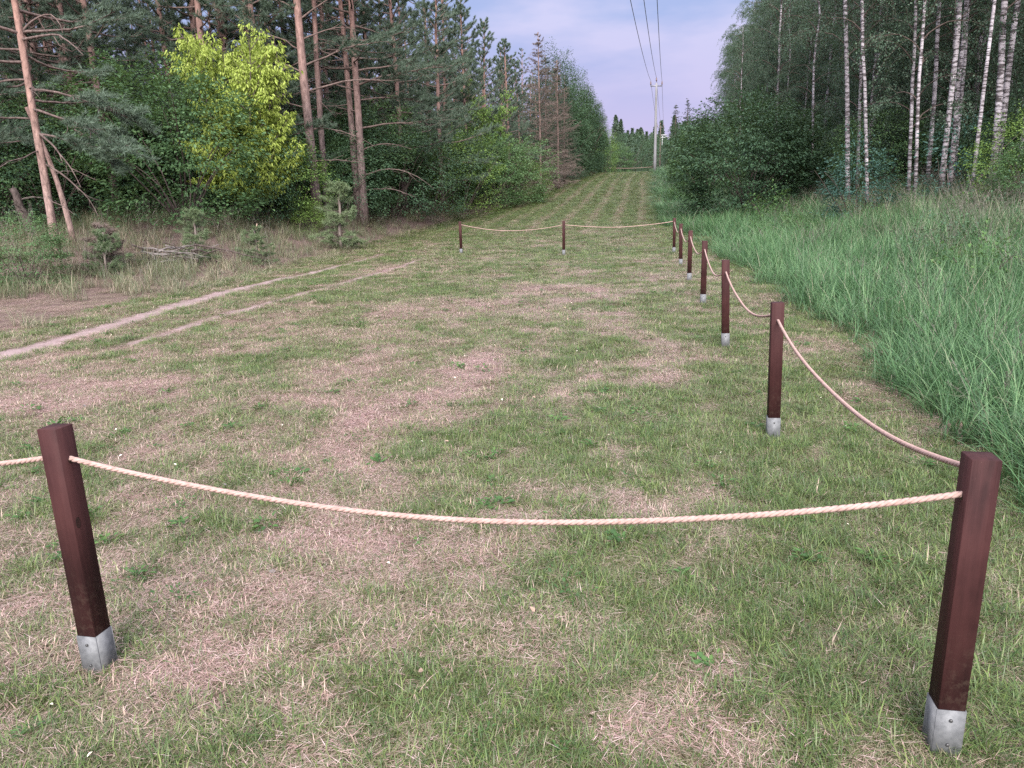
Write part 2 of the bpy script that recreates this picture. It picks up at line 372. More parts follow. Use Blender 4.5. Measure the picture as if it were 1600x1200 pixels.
def ground_mat():
    m, n, l, out = new_mat("ground_soil")
    tc = N(n, "ShaderNodeTexCoord"); co = tc.outputs['Object']
    dry = N(n, "ShaderNodeAttribute", attribute_name='dry'); lit = N(n, "ShaderNodeAttribute", attribute_name='litter')
    n1 = noise_tex(n, l, co, 55, 6, .7); n2 = noise_tex(n, l, co, 9, 5, .6); n3 = noise_tex(n, l, co, 170, 3, .6)
    straw = ramp(n, [(.3, (.075, .044, .042)), (.5, (.17, .108, .098)), (.7, (.32, .22, .20))]); l.new(n1, straw.inputs[0])
    green = ramp(n, [(.3, (.045, .052, .022)), (.5, (.095, .105, .045)), (.7, (.17, .165, .08))]); l.new(n1, green.inputs[0])
    floor = ramp(n, [(.28, (.055, .038, .032)), (.5, (.13, .090, .080)), (.72, (.26, .19, .17))]); l.new(n1, floor.inputs[0])
    f = math_n(n, l, 'ADD', dry.outputs['Fac'], math_n(n, l, 'MULTIPLY', math_n(n, l, 'SUBTRACT', n2, .5), .9), clamp=True)
    c = mix_rgb(n, l, f, green.outputs[0], straw.outputs[0])
    f2 = math_n(n, l, 'ADD', lit.outputs['Fac'], math_n(n, l, 'MULTIPLY', math_n(n, l, 'SUBTRACT', n2, .5), .5), clamp=True)
    c = mix_rgb(n, l, math_n(n, l, 'MULTIPLY', f2, lit.outputs['Fac'], clamp=True), c, floor.outputs[0])
    b = principled(n, .9, .1); l.new(c, b.inputs['Base Color'])
    bump(n, l, math_n(n, l, 'ADD', n1, math_n(n, l, 'MULTIPLY', n3, .4)), .8, .02, b)
    l.new(b.outputs[0], out.inputs[0]); return m
M['ground'] = ground_mat()
def path_mat():
    m, n, l, out = new_mat("bare_dirt")
    tc = N(n, "ShaderNodeTexCoord"); co = tc.outputs['Object']
    n1 = noise_tex(n, l, co, 40, 6, .7); n2 = noise_tex(n, l, co, 4, 4, .6)
    r = ramp(n, [(.25, (.14, .098, .094)), (.5, (.25, .187, .182)), (.75, (.36, .285, .28))])
    l.new(math_n(n, l, 'ADD', math_n(n, l, 'MULTIPLY', n1, .5), math_n(n, l, 'MULTIPLY', n2, .5)), r.inputs[0])
    b = principled(n, .95, .1); l.new(r.outputs[0], b.inputs['Base Color'])
    bump(n, l, n1, .5, .015, b); l.new(b.outputs[0], out.inputs[0]); return m
M['path'] = path_mat()
def bark_pine(name, lowc, upc, z0, z1_):
    m, n, l, out = new_mat(name)
    tc = N(n, "ShaderNodeTexCoord"); co = tc.outputs['Object']
    n1 = noise_tex(n, l, co, 13, 7, .7, (1, 1, .35)); n2 = noise_tex(n, l, co, 2.2, 3, .5, (1, 1, .5))
    lo = ramp(n, [(.32, tuple(c * .35 for c in lowc)), (.5, lowc), (.7, tuple(min(1, c * 1.7) for c in lowc))]); l.new(n1, lo.inputs[0])
    up = ramp(n, [(.30, tuple(c * .45 for c in upc)), (.5, upc), (.72, tuple(min(1, c * 1.55) for c in upc))]); l.new(n1, up.inputs[0])
    sp = N(n, "ShaderNodeSeparateXYZ"); l.new(co, sp.inputs[0])
    mr = N(n, "ShaderNodeMapRange"); mr.inputs[1].default_value = z0; mr.inputs[2].default_value = z1_
    l.new(math_n(n, l, 'ADD', sp.outputs['Z'], math_n(n, l, 'MULTIPLY', math_n(n, l, 'SUBTRACT', n2, .5), 4.0)), mr.inputs[0])
    c = mix_rgb(n, l, mr.outputs[0], lo.outputs[0], up.outputs[0])
    b = principled(n, .85, .15); l.new(c, b.inputs['Base Color']); bump(n, l, n1, .9, .03, b)
    l.new(b.outputs[0], out.inputs[0]); return m
M['bark_pine'] = bark_pine("pine_bark", (.145, .108, .104), (.245, .150, .128), 3.0, 7.0)
M['bark_red'] = bark_pine("peeling_pine_bark", (.25, .175, .155), (.27, .16, .13), 1.0, 6.0)
M['bark_dead'] = bark_pine("dead_spruce_bark", (.17, .125, .115), (.22, .15, .13), 2.0, 8.0)
M['bark_dark'] = bark_pine("dark_bark", (.075, .058, .052), (.10, .075, .065), 1.0, 4.0)
M['bark_grey'] = bark_pine("grey_twig_bark", (.17, .14, .125), (.15, .12, .105), 1.0, 4.0)
M['limb'] = bark_pine("pine_limb_bark", (.12, .09, .082), (.14, .098, .086), 2.0, 8.0)
def birch_bark():
    m, n, l, out = new_mat("birch_bark")
    tc = N(n, "ShaderNodeTexCoord"); co = tc.outputs['Object']
    oi = N(n, "ShaderNodeObjectInfo")
    ad = N(n, "ShaderNodeVectorMath", operation='ADD'); l.new(co, ad.inputs[0])
    cb = N(n, "ShaderNodeCombineXYZ"); l.new(math_n(n, l, 'MULTIPLY', oi.outputs['Random'], 57.0), cb.inputs[2]); l.new(cb.outputs[0], ad.inputs[1])
    v = ad.outputs[0]
    n1 = noise_tex(n, l, v, 3.0, 5, .72, (1.0, 1.0, 5.2)); n2 = noise_tex(n, l, v, 14, 4, .6, (.6, .6, 2.5)); n3 = noise_tex(n, l, v, .9, 3)
    mark = ramp(n, [(.475, (0, 0, 0)), (.54, (1, 1, 1))]); l.new(n1, mark.inputs[0])
    fine = ramp(n, [(.58, (0, 0, 0)), (.66, (1, 1, 1))]); l.new(n2, fine.inputs[0])
    wh = ramp(n, [(.3, (.28, .245, .26)), (.7, (.54, .50, .53))]); l.new(n3, wh.inputs[0])
    c = mix_rgb(n, l, math_n(n, l, 'MULTIPLY', fine.outputs[0], .5), wh.outputs[0], (.16, .13, .13))
    c = mix_rgb(n, l, math_n(n, l, 'MULTIPLY', mark.outputs[0], .92), c, (.045, .036, .036))
    sp = N(n, "ShaderNodeSeparateXYZ"); l.new(co, sp.inputs[0])
    mr = N(n, "ShaderNodeMapRange"); mr.inputs[1].default_value = .2; mr.inputs[2].default_value = 1.6; mr.inputs[3].default_value = .6; mr.inputs[4].default_value = 0
    l.new(sp.outputs['Z'], mr.inputs[0])
    c = mix_rgb(n, l, mr.outputs[0], c, (.07, .058, .055))
    b = principled(n, .7, .2); l.new(c, b.inputs['Base Color']); bump(n, l, n1, .4, .02, b)
    l.new(b.outputs[0], out.inputs[0]); return m
M['birch'] = birch_bark()
def wood_mat():
    m, n, l, out = new_mat("brown_stained_wood")
    tc = N(n, "ShaderNodeTexCoord"); co = tc.outputs['Object']; oi = N(n, "ShaderNodeObjectInfo")
    ad = N(n, "ShaderNodeVectorMath", operation='ADD'); l.new(co, ad.inputs[0])
    cb = N(n, "ShaderNodeCombineXYZ"); l.new(math_n(n, l, 'MULTIPLY', oi.outputs['Random'], 31.0), cb.inputs[2]); l.new(cb.outputs[0], ad.inputs[1]); v = ad.outputs[0]
    n1 = noise_tex(n, l, v, 60, 5, .6, (1, 1, .05)); n2 = noise_tex(n, l, v, 7, 4, .6, (1, 1, .45)); n3 = noise_tex(n, l, v, 160, 2)
    r = ramp(n, [(.28, (.015, .006, .0062)), (.5, (.033, .012, .0122)), (.74, (.058, .024, .023))])
    l.new(math_n(n, l, 'ADD', math_n(n, l, 'MULTIPLY', n1, .5), math_n(n, l, 'MULTIPLY', n2, .5)), r.inputs[0])
    sc = ramp(n, [(.70, (0, 0, 0)), (.76, (1, 1, 1))]); l.new(n3, sc.inputs[0])
    c = mix_rgb(n, l, math_n(n, l, 'MULTIPLY', sc.outputs[0], .25), r.outputs[0], (.22, .13, .10))
    sp = N(n, "ShaderNodeSeparateXYZ"); l.new(co, sp.inputs[0])
    dz = N(n, "ShaderNodeMapRange"); dz.inputs[1].default_value = .10; dz.inputs[2].default_value = .42; dz.inputs[3].default_value = 1; dz.inputs[4].default_value = 0
    l.new(sp.outputs['Z'], dz.inputs[0]); n4 = noise_tex(n, l, v, 45, 5, .7)
    dr_ = ramp(n, [(.5, (0, 0, 0)), (.68, (1, 1, 1))]); l.new(n4, dr_.inputs[0])
    c = mix_rgb(n, l, math_n(n, l, 'MULTIPLY', math_n(n, l, 'MULTIPLY', dr_.outputs[0], dz.outputs[0]), .5), c, (.16, .12, .09))
    blot = ramp(n, [(.42, (0, 0, 0)), (.6, (1, 1, 1))]); l.new(noise_tex(n, l, v, 5, 4, .6, (1, 1, .6)), blot.inputs[0])
    c = mix_rgb(n, l, math_n(n, l, 'MULTIPLY', blot.outputs[0], .45), c, (.068, .026, .025))
    b = principled(n, .68, .16); l.new(c, b.inputs['Base Color']); bump(n, l, n1, .8, .004, b)
    l.new(b.outputs[0], out.inputs[0]); return m
M['wood'] = wood_mat()
def simple(name, c0, c1, rough=.6, spec=.3, metal=0, scale=12, sc=(1, 1, 1), bs=.2):
    m, n, l, out = new_mat(name)
    tc = N(n, "ShaderNodeTexCoord"); n1 = noise_tex(n, l, tc.outputs['Object'], scale, 5, .6, sc)
    r = ramp(n, [(.3, c0), (.7, c1)]); l.new(n1, r.inputs[0])
    b = principled(n, rough, spec, metal); l.new(r.outputs[0], b.inputs['Base Color'])
    if bs: bump(n, l, n1, bs, .005, b)
    l.new(b.outputs[0], out.inputs[0]); return m
M['zinc'] = simple("galvanised_steel", (.105, .11, .115), (.18, .185, .19), .66, .4, .25, 45)
M['bolt'] = simple("dark_bolt", (.06, .06, .06), (.12, .12, .12), .5, .5, .6)
M['knot'] = simple("wood_knot", (.012, .006, .006), (.03, .012, .01), .5, .3, 0, 60)
M['rope'] = simple("twisted_rope", (.275, .182, .158), (.41, .29, .258), .9, .15, 0, 60)
M['concrete'] = simple("pole_concrete", (.17, .167, .18), (.25, .247, .26), .85, .15, 0, 3, (1, 1, .3))
M['steel_dark'] = simple("grey_steel", (.16, .16, .17), (.26, .26, .27), .5, .4, .5)
M['porcelain'] = simple("brown_porcelain", (.10, .06, .05), (.16, .09, .07), .3, .5)
M['wire'] = simple("aluminium_wire", (.20, .20, .22), (.28, .28, .30), .5, .4, .3)
M['old_wood'] = simple("weathered_wood", (.10, .088, .085), (.21, .185, .18), .85, .1, 0, 10, (1, 1, .2))
M['pale_wood'] = simple("broken_wood", (.26, .18, .14), (.42, .31, .25), .85, .1, 0, 10, (1, 1, .2))
M['white'] = simple("white_painted_pole", (.34, .34, .34), (.44, .44, .44), .7, .2)
M['petal'] = simple("pale_petal", (.75, .70, .55), (.85, .82, .70), .6, .2)

# ------------------------------------------------------------------ ground sheet
def axis(parts):
    out = []
    for a, b, st in parts: out += list(np.arange(a, b, st))
    return np.array(out + [parts[-1][1]])
gx = np.concatenate([-np.geomspace(12, 600, 30)[::-1], axis([(-11.5, 8, .16), (8, 26, .6)]), np.geomspace(28, 600, 24)])
gy = np.concatenate([[-60, -30, -12, -6, -3], axis([(-1, 24, .16), (24, 60, .4), (60, 130, 1.2)]), np.geomspace(140, 1500, 24)])
X, Y = np.meshgrid(gx, gy)
Zg = Z(X, np.clip(Y, 0, 400))
near = (Y < 40) & (np.abs(X) < 25)
micro = (fbm(X, Y, .6, 5, 3) - .5) * .035 + (fbm(X, Y, 3.0, 6, 2) - .5) * .05
def ground_z(x, y):
    return Z(x, y) + ((fbm(x, y, .6, 5, 3) - .5) * .035 + (fbm(x, y, 3.0, 6, 2) - .5) * .05)
Zg = Zg + micro
nx_, ny_ = len(gx), len(gy)
idx = np.arange(nx_ * ny_).reshape(ny_, nx_)
Q = np.stack([idx[:-1, :-1], idx[:-1, 1:], idx[1:, 1:], idx[1:, :-1]], -1).reshape(-1, 4)
dry_v = dryness(X, Y)
litter = np.clip(S(-.2, 1.0, EL(Y) - X + .8 * (fbm(X, Y, 1.2, 77, 3) - .5)), 0, 1)
litter = np.maximum(litter, S(4, 9, X - ER(Y)))
g_me = mesh_np("ground", np.stack([X, Y, Zg], -1).reshape(-1, 3), [Q], M['ground'], True,
               {'dry': ('FLOAT', dry_v.astype(np.float32)), 'litter': ('FLOAT', litter.astype(np.float32))})
ground = mk("ground", g_me, None, "structure")

def path_strip(name, P, w0, w1, y0, y1, seed):
    ys = np.arange(y0, y1, .06)
    xc = np.interp(ys, P[:, 1], P[:, 0]) + (fbm(ys, ys * 0 + seed, .9, seed, 3) - .5) * .22
    k = (ys - y0) / (y1 - y0)
    w = (w0 + (w1 - w0) * k) * (.55 + .9 * fbm(ys, ys * 0 + 3.3, .5, seed + 4, 3)) * S(0, .06, k) * S(1, .55, k)
    us = np.linspace(-1, 1, 7)
    XX = xc[:, None] + w[:, None] * us[None, :] * .5
    YY = np.repeat(ys[:, None], 7, 1)
    e = (fbm(XX, YY, .16, seed + 9, 3) - .5) * .34 * np.abs(us)[None, :]
    XX = XX + e
    ZZ = ground_z(XX, YY) + .006 - .012 * np.abs(us)[None, :] ** 4
    i = np.arange(len(ys) * 7).reshape(-1, 7)
    q = np.stack([i[:-1, :-1], i[:-1, 1:], i[1:, 1:], i[1:, :-1]], -1).reshape(-1, 4)
    return mk(name, mesh_np(name, np.stack([XX, YY, ZZ], -1).reshape(-1, 3), [q], M['path']), None, "structure")
path_strip("dirt_path", PATH_A, .66, .40, 3.0, 22.5, 3)
path_strip("dirt_path", PATH_B, .20, .34, 8.5, 22, 8)

# ------------------------------------------------------------------ grass: tuft meshes and scatter
def tuft(name, mat, nb, rad, Lr, Wd, lean, segs, curve, r, flat=False, twist=.0):
    """blades of grass as tapering ribbons; attribute t runs from base to tip"""
    V, Qs, Ts, A = [], [], [], []; c = 0
    for i in range(nb):
        a = r.random() * 2 * math.pi; rr = rad * math.sqrt(r.random())
        p = np.array([rr * math.cos(a), rr * math.sin(a), 0.0])
        L = Lr[0] + (Lr[1] - Lr[0]) * r.random() ** 1.3
        az = r.random() * 2 * math.pi if r.random() < .6 else a + r.normal(0, .6)
        th = math.radians(lean[0] + (lean[1] - lean[0]) * r.random())
        if flat: p[2] = .003 + .016 * r.random()
        w = Wd * (.7 + .6 * r.random())
        dth = curve * (.5 + r.random()) / segs
        sd = np.array([-math.sin(az + twist * r.normal()), math.cos(az + twist * r.normal()), 0])
        pts = [p]
        for s in range(segs):
            d = np.array([math.sin(th) * math.cos(az), math.sin(th) * math.sin(az), math.cos(th)])
            if flat: d[2] = d[2] * .35
            pts.append(pts[-1] + d * L / segs); th += dth
        for s in range(segs):
            ww = w * (1 - (s / segs) ** 1.6) * .5
            V += [pts[s] - sd * ww, pts[s] + sd * ww]; A += [s / segs] * 2
        V.append(pts[-1]); A.append(1.0)
        for s in range(segs - 1):
            Qs.append((c + 2 * s, c + 2 * s + 1, c + 2 * s + 3, c + 2 * s + 2))
        Ts.append((c + 2 * (segs - 1), c + 2 * (segs - 1) + 1, c + 2 * segs))
        c += 2 * segs + 1
    V = np.array(V); V[:, 2] = np.maximum(V[:, 2], .001)
    return mesh_np(name, V, [np.array(Qs).reshape(-1, 4), np.array(Ts)], mat, True, {'t': ('FLOAT', np.array(A, np.float32))})
def seed_tuft(name, mat, n, rad, Lr, r):
    g = Geo()
    for i in range(n):
        a = r.random() * 6.283; p = np.array([rad * r.random() * math.cos(a), rad * r.random() * math.sin(a), 0])
        L = Lr[0] + (Lr[1] - Lr[0]) * r.random(); az = r.random() * 6.283; th = .08 + .28 * r.random()
        d = np.array([math.sin(th) * math.cos(az), math.sin(th) * math.sin(az), math.cos(th)])
        bend = np.array([math.cos(az), math.sin(az), -.3]) * .10 * L
        k = np.linspace(0, 1, 5)[:, None]; pts = p + d * L * k + bend * k ** 3
        sd = np.array([-math.sin(az), math.cos(az), 0]) * .0018
        V = np.concatenate([pts - sd, pts + sd]); q = [(j, j + 1, j + 6, j + 5) for j in range(4)]
        g.add(V, Q=q, a=np.tile(np.linspace(0, 1, 5), 2))
        m = 26; u = .74 + .28 * r.random(m); P = p + d * L * u[:, None] + bend * (u ** 3)[:, None]
        D = unit(d + r.normal(0, .45, (m, 3))); s2 = unit(np.cross(D, r.normal(0, 1, (m, 3)))) * .0032
        ln = .025 + .035 * r.random((m, 1)) * (1.15 - u[:, None]) * 3
        V = np.stack([P - s2 * .5, P + s2, P + D * ln], 1).reshape(-1, 3)
        g.add(V, T=np.arange(3 * m).reshape(-1, 3), a=np.ones(3 * m))
    return g.mesh(name, mat, False, 't')
def rosette(name, mat, n, rad, L, r, up=.35):
    g = Geo(); a = r.random(n) * 6.283; P = np.stack([np.cos(a), np.sin(a), np.zeros(n)], 1) * rad * r.random((n, 1)); P[:, 2] = .01 + .03 * r.random(n)
    D = np.stack([np.cos(a), np.sin(a), up * r.random(n)], 1)
    leaves(g, P, D, np.array([0, 0, 1.]) + r.normal(0, .3, (n, 3)), L * (.6 + .6 * r.random(n)), L * .5 * (.6 + .6 * r.random(n)), .2, .1, True)
    return g.mesh(name, mat)

def collection_of(name, meshes):
    c = bpy.data.collections.new(name)
    for i, me in enumerate(meshes):
        o = bpy.data.objects.new("%s_%02d" % (name, i), me); c.objects.link(o)
    return c
def scatter(name, coll, x, y, rz, scl, tint, pick, tilt=.12, kind="stuff", z=None):
    n = len(x)
    P = np.stack([x, y, (ground_z(x, y) if z is None else z)], -1)
    me = bpy.data.meshes.new(name); me.vertices.add(n); me.vertices.foreach_set("co", P.astype(np.float32).ravel())
    r = np.random.default_rng(n)
    rot = np.stack([r.normal(0, tilt, n), r.normal(0, tilt, n), rz], -1).astype(np.float32)
    a = me.attributes.new('rot', 'FLOAT_VECTOR', 'POINT'); a.data.foreach_set('vector', rot.ravel())
    a = me.attributes.new('scl', 'FLOAT_VECTOR', 'POINT'); a.data.foreach_set('vector', scl.astype(np.float32).ravel())
    a = me.attributes.new('tint', 'FLOAT', 'POINT'); a.data.foreach_set('value', tint.astype(np.float32))
    a = me.attributes.new('pick', 'INT', 'POINT'); a.data.foreach_set('value', pick.astype(np.int32))
    o = mk(name, me, None, kind)
    ng = bpy.data.node_groups.new(name, 'GeometryNodeTree')
    ng.interface.new_socket("Geometry", in_out='INPUT', socket_type='NodeSocketGeometry')
    ng.interface.new_socket("Geometry", in_out='OUTPUT', socket_type='NodeSocketGeometry')
    nn, ll = ng.nodes, ng.links
    gi, go = nn.new('NodeGroupInput'), nn.new('NodeGroupOutput')
    ip = nn.new('GeometryNodeInstanceOnPoints'); ci = nn.new('GeometryNodeCollectionInfo')
    ci.inputs['Collection'].default_value = coll; ci.inputs['Separate Children'].default_value = True; ci.inputs['Reset Children'].default_value = True
    def att(nm, dt):
        t = nn.new('GeometryNodeInputNamedAttribute'); t.data_type = dt; t.inputs['Name'].default_value = nm; return t.outputs['Attribute']
    e2r = nn.new('FunctionNodeEulerToRotation')
    ll.new(att('rot', 'FLOAT_VECTOR'), e2r.inputs[0]); ll.new(e2r.outputs[0], ip.inputs['Rotation'])
    ll.new(att('scl', 'FLOAT_VECTOR'), ip.inputs['Scale']); ll.new(att('pick', 'INT'), ip.inputs['Instance Index'])
    ip.inputs['Pick Instance'].default_value = True
    ll.new(gi.outputs[0], ip.inputs['Points']); ll.new(ci.outputs[0], ip.inputs['Instance']); ll.new(ip.outputs[0], go.inputs[0])
    md = o.modifiers.new("scatter", 'NODES'); md.node_group = ng
    return o
def sample(zones):
    """zones: (y0, y1, per m2, x0 function, x1 function)"""
    xs, ys, lv = [], [], []
    for q, (y0, y1, den, fx0, fx1) in enumerate(zones):
        yy = np.linspace(y0, y1, 60); wmax = float(np.max(fx1(yy) - fx0(yy))); n = int(den * wmax * (y1 - y0))
        y = y0 + (y1 - y0) * rng.random(n); x = np.min(fx0(yy)) + (np.max(fx1(yy)) - np.min(fx0(yy))) * rng.random(n)
        n2 = int(den * (np.max(fx1(yy)) - np.min(fx0(yy))) * (y1 - y0))
        y = y0 + (y1 - y0) * rng.random(n2); x = np.min(fx0(yy)) + (np.max(fx1(yy)) - np.min(fx0(yy))) * rng.random(n2)
        k = (x > fx0(y)) & (x < fx1(y)) & (np.abs(x) < .74 * y + .9)
        xs.append(x[k]); ys.append(y[k]); lv.append(np.full(k.sum(), q))
    return np.concatenate(xs), np.concatenate(ys), np.concatenate(lv)
def lawn_l(y): return EL(y) - .6
def lawn_r(y): return ER(y) + .35
tr = np.random.default_rng(5)
# short lawn grass
LT = [tuft("lawn_tuft", M['lawn'], 40, .065, (.02, .07), .0031, (12, 64), 2, .8, tr) for _ in range(4)]
LT += [tuft("lawn_tuft", M['lawn'], 32, .05, (.04, .11), .0036, (10, 58), 3, 1.1, tr) for _ in range(2)]
x, y, lv = sample([(1.4, 5, 520, lawn_l, lawn_r), (5, 10, 330, lawn_l, lawn_r), (10, 20, 150, lawn_l, lawn_r), (20, 45, 85, lawn_l, lawn_r), (45, 118, 34, lawn_l, lawn_r)])
d = dryness(x, y)
keep = rng.random(len(x)) < np.clip(1.08 - .68 * d, .3, 1)
keep &= ((path_d(x, y, PATH_A) > .11 + .15 * rng.random(len(x))) | (y > 22)) & ((path_d(x, y, PATH_B) > .11) | (y > 20) | (y < 8.5))
x, y, d, lv = x[keep], y[keep], d[keep], lv[keep]
ls = np.array([1, 1.15, 1.45, 2.0, 3.2])[lv]; hs = np.array([1, 1, 1.0, 1.1, 1.3])[lv]
hh = (.6 + .42 * (1 - d)) * (.6 + .7 * rng.random(len(x)))
lush = fbm(x, y, .5, 91, 3) * (1 - d)
pick = np.where((rng.random(len(x)) < .45 * S(.30, .5, lush)), 4 + rng.integers(0, 2, len(x)), rng.integers(0, 4, len(x)))
sc = np.stack([ls * (.8 + .5 * rng.random(len(x)))] * 2 + [hs * hh], -1)
tint = np.clip(.02 + d * .55 * (1 - .2 * S(24, 40, y)) + rng.normal(0, .13, len(x)), 0, 1)
scatter("grass", collection_of("lawn_tuft", LT), x, y, rng.random(len(x)) * 6.283, sc, tint, pick)
# flat dead straw lying in the lawn and on the forest floor
TT = [tuft("straw_tuft", M['thatch'], 84, .10, (.02, .07), .0017, (72, 90), 2, .15, tr, True, .5) for _ in range(4)]
x, y, lv = sample([(1.4, 5, 420, lawn_l, lawn_r), (5, 10, 260, lambda y: EL(y) - 4, lawn_r), (10, 20, 95, lambda y: EL(y) - 4.5, lawn_r), (20, 45, 26, lawn_l, lawn_r), (45, 116, 9, lawn_l, lawn_r)])
d = dryness(x, y)
keep = rng.random(len(x)) < np.clip(.40 * (1 - .85 * S(24, 40, y)) + .7 * d, 0, 1)
keep &= (path_d(x, y, PATH_A) > .06 + .18 * rng.random(len(x)))
x, y, d, lv = x[keep], y[keep], d[keep], lv[keep]
ls = np.array([1, 1.2, 1.7, 2.6, 4.0])[lv] * (.7 + .6 * rng.random(len(x)))
scatter("straw", collection_of("straw_tuft", TT), x, y, rng.random(len(x)) * 6.283, np.stack([ls, ls, np.ones(len(x))], -1),
        np.clip(.25 + .75 * d + rng.normal(0, .15, len(x)), 0, 1), rng.integers(0, 4, len(x)), .05)
# tall meadow grass on the right
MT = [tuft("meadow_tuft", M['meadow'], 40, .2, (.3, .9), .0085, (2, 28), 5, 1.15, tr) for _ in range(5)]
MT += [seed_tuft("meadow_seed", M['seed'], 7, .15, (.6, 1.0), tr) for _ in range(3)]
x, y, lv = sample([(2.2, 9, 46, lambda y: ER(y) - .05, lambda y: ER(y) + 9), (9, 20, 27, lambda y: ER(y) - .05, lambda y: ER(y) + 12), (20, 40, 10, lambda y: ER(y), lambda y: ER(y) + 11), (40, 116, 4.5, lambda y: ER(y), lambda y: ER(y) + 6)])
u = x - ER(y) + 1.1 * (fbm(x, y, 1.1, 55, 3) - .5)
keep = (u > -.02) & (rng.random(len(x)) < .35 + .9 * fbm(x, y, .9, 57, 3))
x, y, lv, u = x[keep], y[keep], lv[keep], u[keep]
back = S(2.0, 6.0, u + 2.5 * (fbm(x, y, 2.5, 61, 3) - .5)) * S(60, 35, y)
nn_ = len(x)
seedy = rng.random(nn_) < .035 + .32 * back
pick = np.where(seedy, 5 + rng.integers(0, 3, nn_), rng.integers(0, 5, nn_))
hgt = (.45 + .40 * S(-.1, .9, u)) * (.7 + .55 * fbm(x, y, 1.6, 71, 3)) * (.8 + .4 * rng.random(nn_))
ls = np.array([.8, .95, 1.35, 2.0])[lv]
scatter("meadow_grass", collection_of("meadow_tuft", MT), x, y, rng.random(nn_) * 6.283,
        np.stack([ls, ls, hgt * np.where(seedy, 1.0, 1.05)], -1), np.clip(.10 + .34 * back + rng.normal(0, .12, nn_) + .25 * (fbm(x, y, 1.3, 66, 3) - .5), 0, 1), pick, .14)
# wild grass at the forest edge on the left
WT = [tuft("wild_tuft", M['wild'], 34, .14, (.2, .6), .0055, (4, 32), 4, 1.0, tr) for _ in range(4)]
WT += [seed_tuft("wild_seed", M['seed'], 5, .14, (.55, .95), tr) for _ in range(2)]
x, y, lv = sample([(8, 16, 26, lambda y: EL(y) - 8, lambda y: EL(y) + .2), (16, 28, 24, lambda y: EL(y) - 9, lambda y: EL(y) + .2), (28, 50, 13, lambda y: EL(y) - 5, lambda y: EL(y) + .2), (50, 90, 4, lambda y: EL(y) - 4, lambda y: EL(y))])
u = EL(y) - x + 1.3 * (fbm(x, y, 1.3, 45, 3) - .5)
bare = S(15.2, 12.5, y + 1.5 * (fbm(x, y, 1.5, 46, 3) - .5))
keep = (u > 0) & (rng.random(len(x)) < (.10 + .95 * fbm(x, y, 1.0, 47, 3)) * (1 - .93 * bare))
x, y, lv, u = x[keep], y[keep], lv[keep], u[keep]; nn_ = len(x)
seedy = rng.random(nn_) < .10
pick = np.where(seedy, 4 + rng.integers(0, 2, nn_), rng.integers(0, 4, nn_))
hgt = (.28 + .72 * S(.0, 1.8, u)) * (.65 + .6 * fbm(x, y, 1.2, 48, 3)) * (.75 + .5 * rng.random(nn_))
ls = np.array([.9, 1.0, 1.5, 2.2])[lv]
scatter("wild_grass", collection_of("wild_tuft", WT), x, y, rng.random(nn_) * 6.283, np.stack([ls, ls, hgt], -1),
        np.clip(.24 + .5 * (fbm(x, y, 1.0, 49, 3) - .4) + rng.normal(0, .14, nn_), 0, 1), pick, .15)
# broad-leaved weeds in the lawn and low plants in the meadow
RW = [rosette("weed_rosette", M['fern'], 22, .05, .032, tr, .6) for _ in range(3)] + [rosette("weed_rosette", M['fern'], 36, .10, .022, tr, .6)]
x, y, lv = sample([(1.5, 6, 7, lawn_l, lawn_r), (6, 18, 2.6, lawn_l, lawn_r)])
keep = rng.random(len(x)) < .15 + .9 * (fbm(x, y, .8, 99, 3) > .52)
x, y = x[keep], y[keep]; nn_ = len(x); ls = .6 + .8 * rng.random(nn_)
scatter("lawn_weeds", collection_of("weed_rosette", RW), x, y, rng.random(nn_) * 6.283, np.stack([ls] * 3, -1), ls * 0, np.where(rng.random(nn_) < .85, rng.integers(0, 3, nn_), 3), .1)
# fallen leaves, petals and twig bits
def debris_meshes():
    out = []
    for mname, L in (('petal', .02), ('pale_wood', .028), ('old_wood', .03)):
        g = Geo(); leaves(g, np.zeros((1, 3)) + (0, 0, .03), np.array([[1., .2, .2]]), np.array([[0, .3, 1.]]), L, L * .6, .25, 0, True); out.append(g.mesh("fallen_leaf", M[mname]))
    return out
x, y, lv = sample([(1.5, 12, 2.2, lawn_l, lawn_r)]); nn_ = len(x)
scatter("fallen_leaves", collection_of("fallen_leaf", debris_meshes()), x, y, rng.random(nn_) * 6.283, np.ones((nn_, 3)), np.zeros(nn_), rng.integers(0, 3, nn_), .3)

# ------------------------------------------------------------------ rope barrier
PW = .074
ROW = math.atan2(.49, 2.9)           # the barrier's long side runs this far off straight ahead
